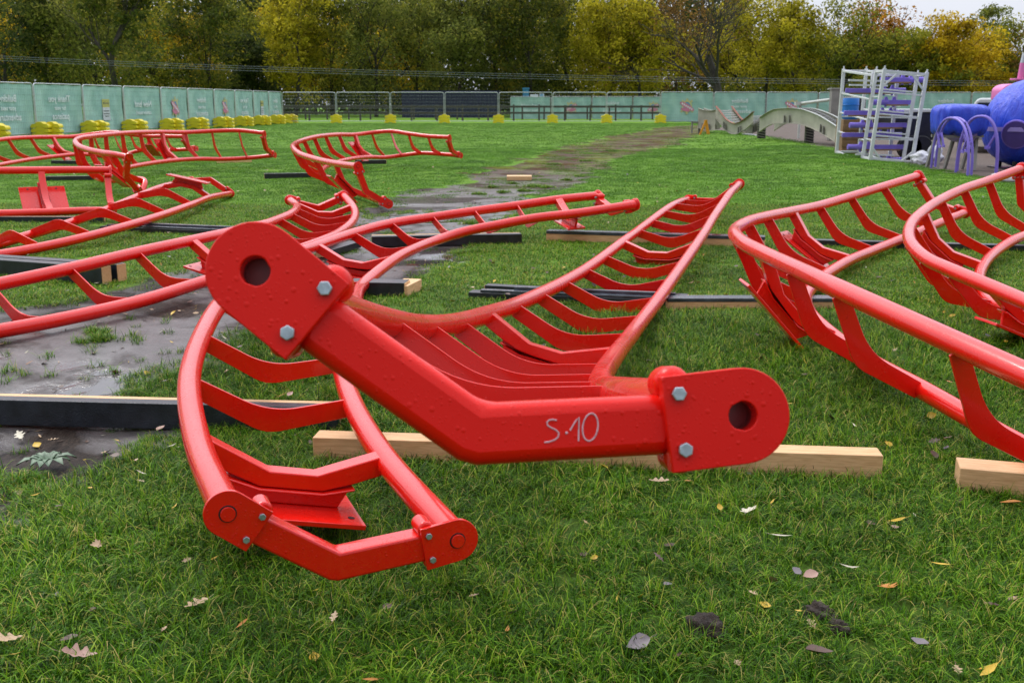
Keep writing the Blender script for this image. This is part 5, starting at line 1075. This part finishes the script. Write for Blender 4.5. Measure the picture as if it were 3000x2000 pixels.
for k in range(2): 
    c=Vector((a.x+.35*k,a.y,0)); g.bar(c+Vector((0,0,.05)),c+Vector((0,0,.55)),.06,.06,up=(0,1,0)); g.bar(c+Vector((.3,0,.05)),c+Vector((.3,0,.55)),.06,.06,up=(0,1,0)); g.bar(c+Vector((0,0,.5)),c+Vector((.3,0,.5)),.06,.06); g.bar(c+Vector((0,.3,.5)),c+Vector((.3,.3,.5)),.06,.06)
solo(g,'steel_stand',M['grey'],'low weathered steel stand left of the beige girders','stand')
g=MB(); a=at(2050,375,45); b=at(2077,373,45); t=at(2068,354,45); g.bar((a.x,45,0),(t.x,45,t.z),.07,.07,up=(0,1,0)); g.bar((b.x,45,0),(t.x,45.05,t.z),.12,.07,up=(0,1,0)); g.box((t.x,45.02,t.z),Vector((.06,0,0)),Vector((0,.06,0)),Vector((0,0,.03))); solo(g,'yellow_bracket',M['orange'],'bright yellow A-shaped bracket on the gravel by the beige girders','bracket')
heap(2195,390,44,.35,.2,.06,M['bag'],'plastic_sheet','flat white sheet lying under the beige arched girder','sheet',12)
def spacer(u,v,y,label,n=6):
    c=at(u,v,y); root=empty('ribbed_spacer',(c.x,y,0)); tag(root,label,'spacer'); g=MB(); g.box((c.x+.12,y+.1,.30),Vector((.13,0,0)),Vector((0,.10,0)),Vector((0,0,.30))); g.build('core',M['blackp'],root,bevel=.01)
    for k in range(n):
        g=MB(); z=.06+k*.09; g.box((c.x+.11,y-.02,z),Vector((.15,0,-.03)),Vector((0,.03,0)),Vector((0,0,.018))); g.build('rib',M['grey'],root)
spacer(2362,400,36.5,'black ribbed spacer block under the beige arched girder'); spacer(2222,392,38.5,'black ribbed spacer block at the left foot of the arched girder')
# ---------------------------------------------------------------- light and colour
w=bpy.data.worlds.new('World'); scene.world=w; w.use_nodes=True; nt=w.node_tree
bg=nt.nodes['Background']; sky=nt.nodes.new('ShaderNodeTexSky'); sky.sky_type='NISHITA'; sky.sun_disc=False
SUN_EL,SUN_AZ=R_(52),R_(-40)
sky.sun_elevation=SUN_EL; sky.sun_rotation=SUN_AZ; sky.air_density=1.0; sky.dust_density=3.0
mx=nt.nodes.new('ShaderNodeMix'); mx.data_type='RGBA'; nt.links.new(sky.outputs[0],mx.inputs[6])
tc=nt.nodes.new('ShaderNodeTexCoord'); nz=nt.nodes.new('ShaderNodeTexNoise'); nz.inputs['Scale'].default_value=2.2; nz.inputs['Detail'].default_value=6
nt.links.new(tc.outputs['Generated'],nz.inputs['Vector'])
cr=nt.nodes.new('ShaderNodeValToRGB'); cr.color_ramp.elements[0].position=.3; cr.color_ramp.elements[0].color=(11.2,11.7,13.2,1); cr.color_ramp.elements[1].position=.75; cr.color_ramp.elements[1].color=(13.6,14.0,15.2,1)
nt.links.new(nz.outputs['Fac'],cr.inputs[0]); nt.links.new(cr.outputs[0],mx.inputs[7]); mx.inputs[0].default_value=.88
sx=nt.nodes.new('ShaderNodeSeparateXYZ'); nt.links.new(tc.outputs['Generated'],sx.inputs[0])
ma=nt.nodes.new('ShaderNodeMath'); ma.operation='MULTIPLY_ADD'; ma.use_clamp=False; nt.links.new(sx.outputs[2],ma.inputs[0]); ma.inputs[1].default_value=1.9; ma.inputs[2].default_value=.72
mr=nt.nodes.new('ShaderNodeMapRange'); mr.inputs['From Min'].default_value=-.9; mr.inputs['From Max'].default_value=.6; mr.inputs['To Min'].default_value=.45; mr.inputs['To Max'].default_value=1.0; nt.links.new(sx.outputs[1],mr.inputs['Value'])
mb=nt.nodes.new('ShaderNodeMath'); mb.operation='MULTIPLY'; nt.links.new(ma.outputs[0],mb.inputs[0]); nt.links.new(mr.outputs[0],mb.inputs[1]); ma=mb
vm=nt.nodes.new('ShaderNodeVectorMath'); vm.operation='SCALE'; nt.links.new(mx.outputs[2],vm.inputs[0]); nt.links.new(ma.outputs[0],vm.inputs['Scale'])
nt.links.new(vm.outputs[0],bg.inputs[0]); bg.inputs[1].default_value=.084
sd=bpy.data.lights.new('sun','SUN'); sd.energy=1.45; sd.angle=R_(18); sd.color=(1,.97,.92)
so=bpy.data.objects.new('sun',sd); col.objects.link(so)
dirv=Vector((math.sin(SUN_AZ)*math.cos(SUN_EL),math.cos(SUN_AZ)*math.cos(SUN_EL),math.sin(SUN_EL)))
so.rotation_euler=dirv.to_track_quat('Z','Y').to_euler()
scene.view_settings.view_transform='Standard'; scene.view_settings.look='None'; scene.view_settings.exposure=0.0; scene.view_settings.gamma=1

cy=scene.cycles; cy.max_bounces=5; cy.diffuse_bounces=2; cy.glossy_bounces=3; cy.transmission_bounces=2; cy.transparent_max_bounces=4; cy.caustics_reflective=False; cy.caustics_refractive=False
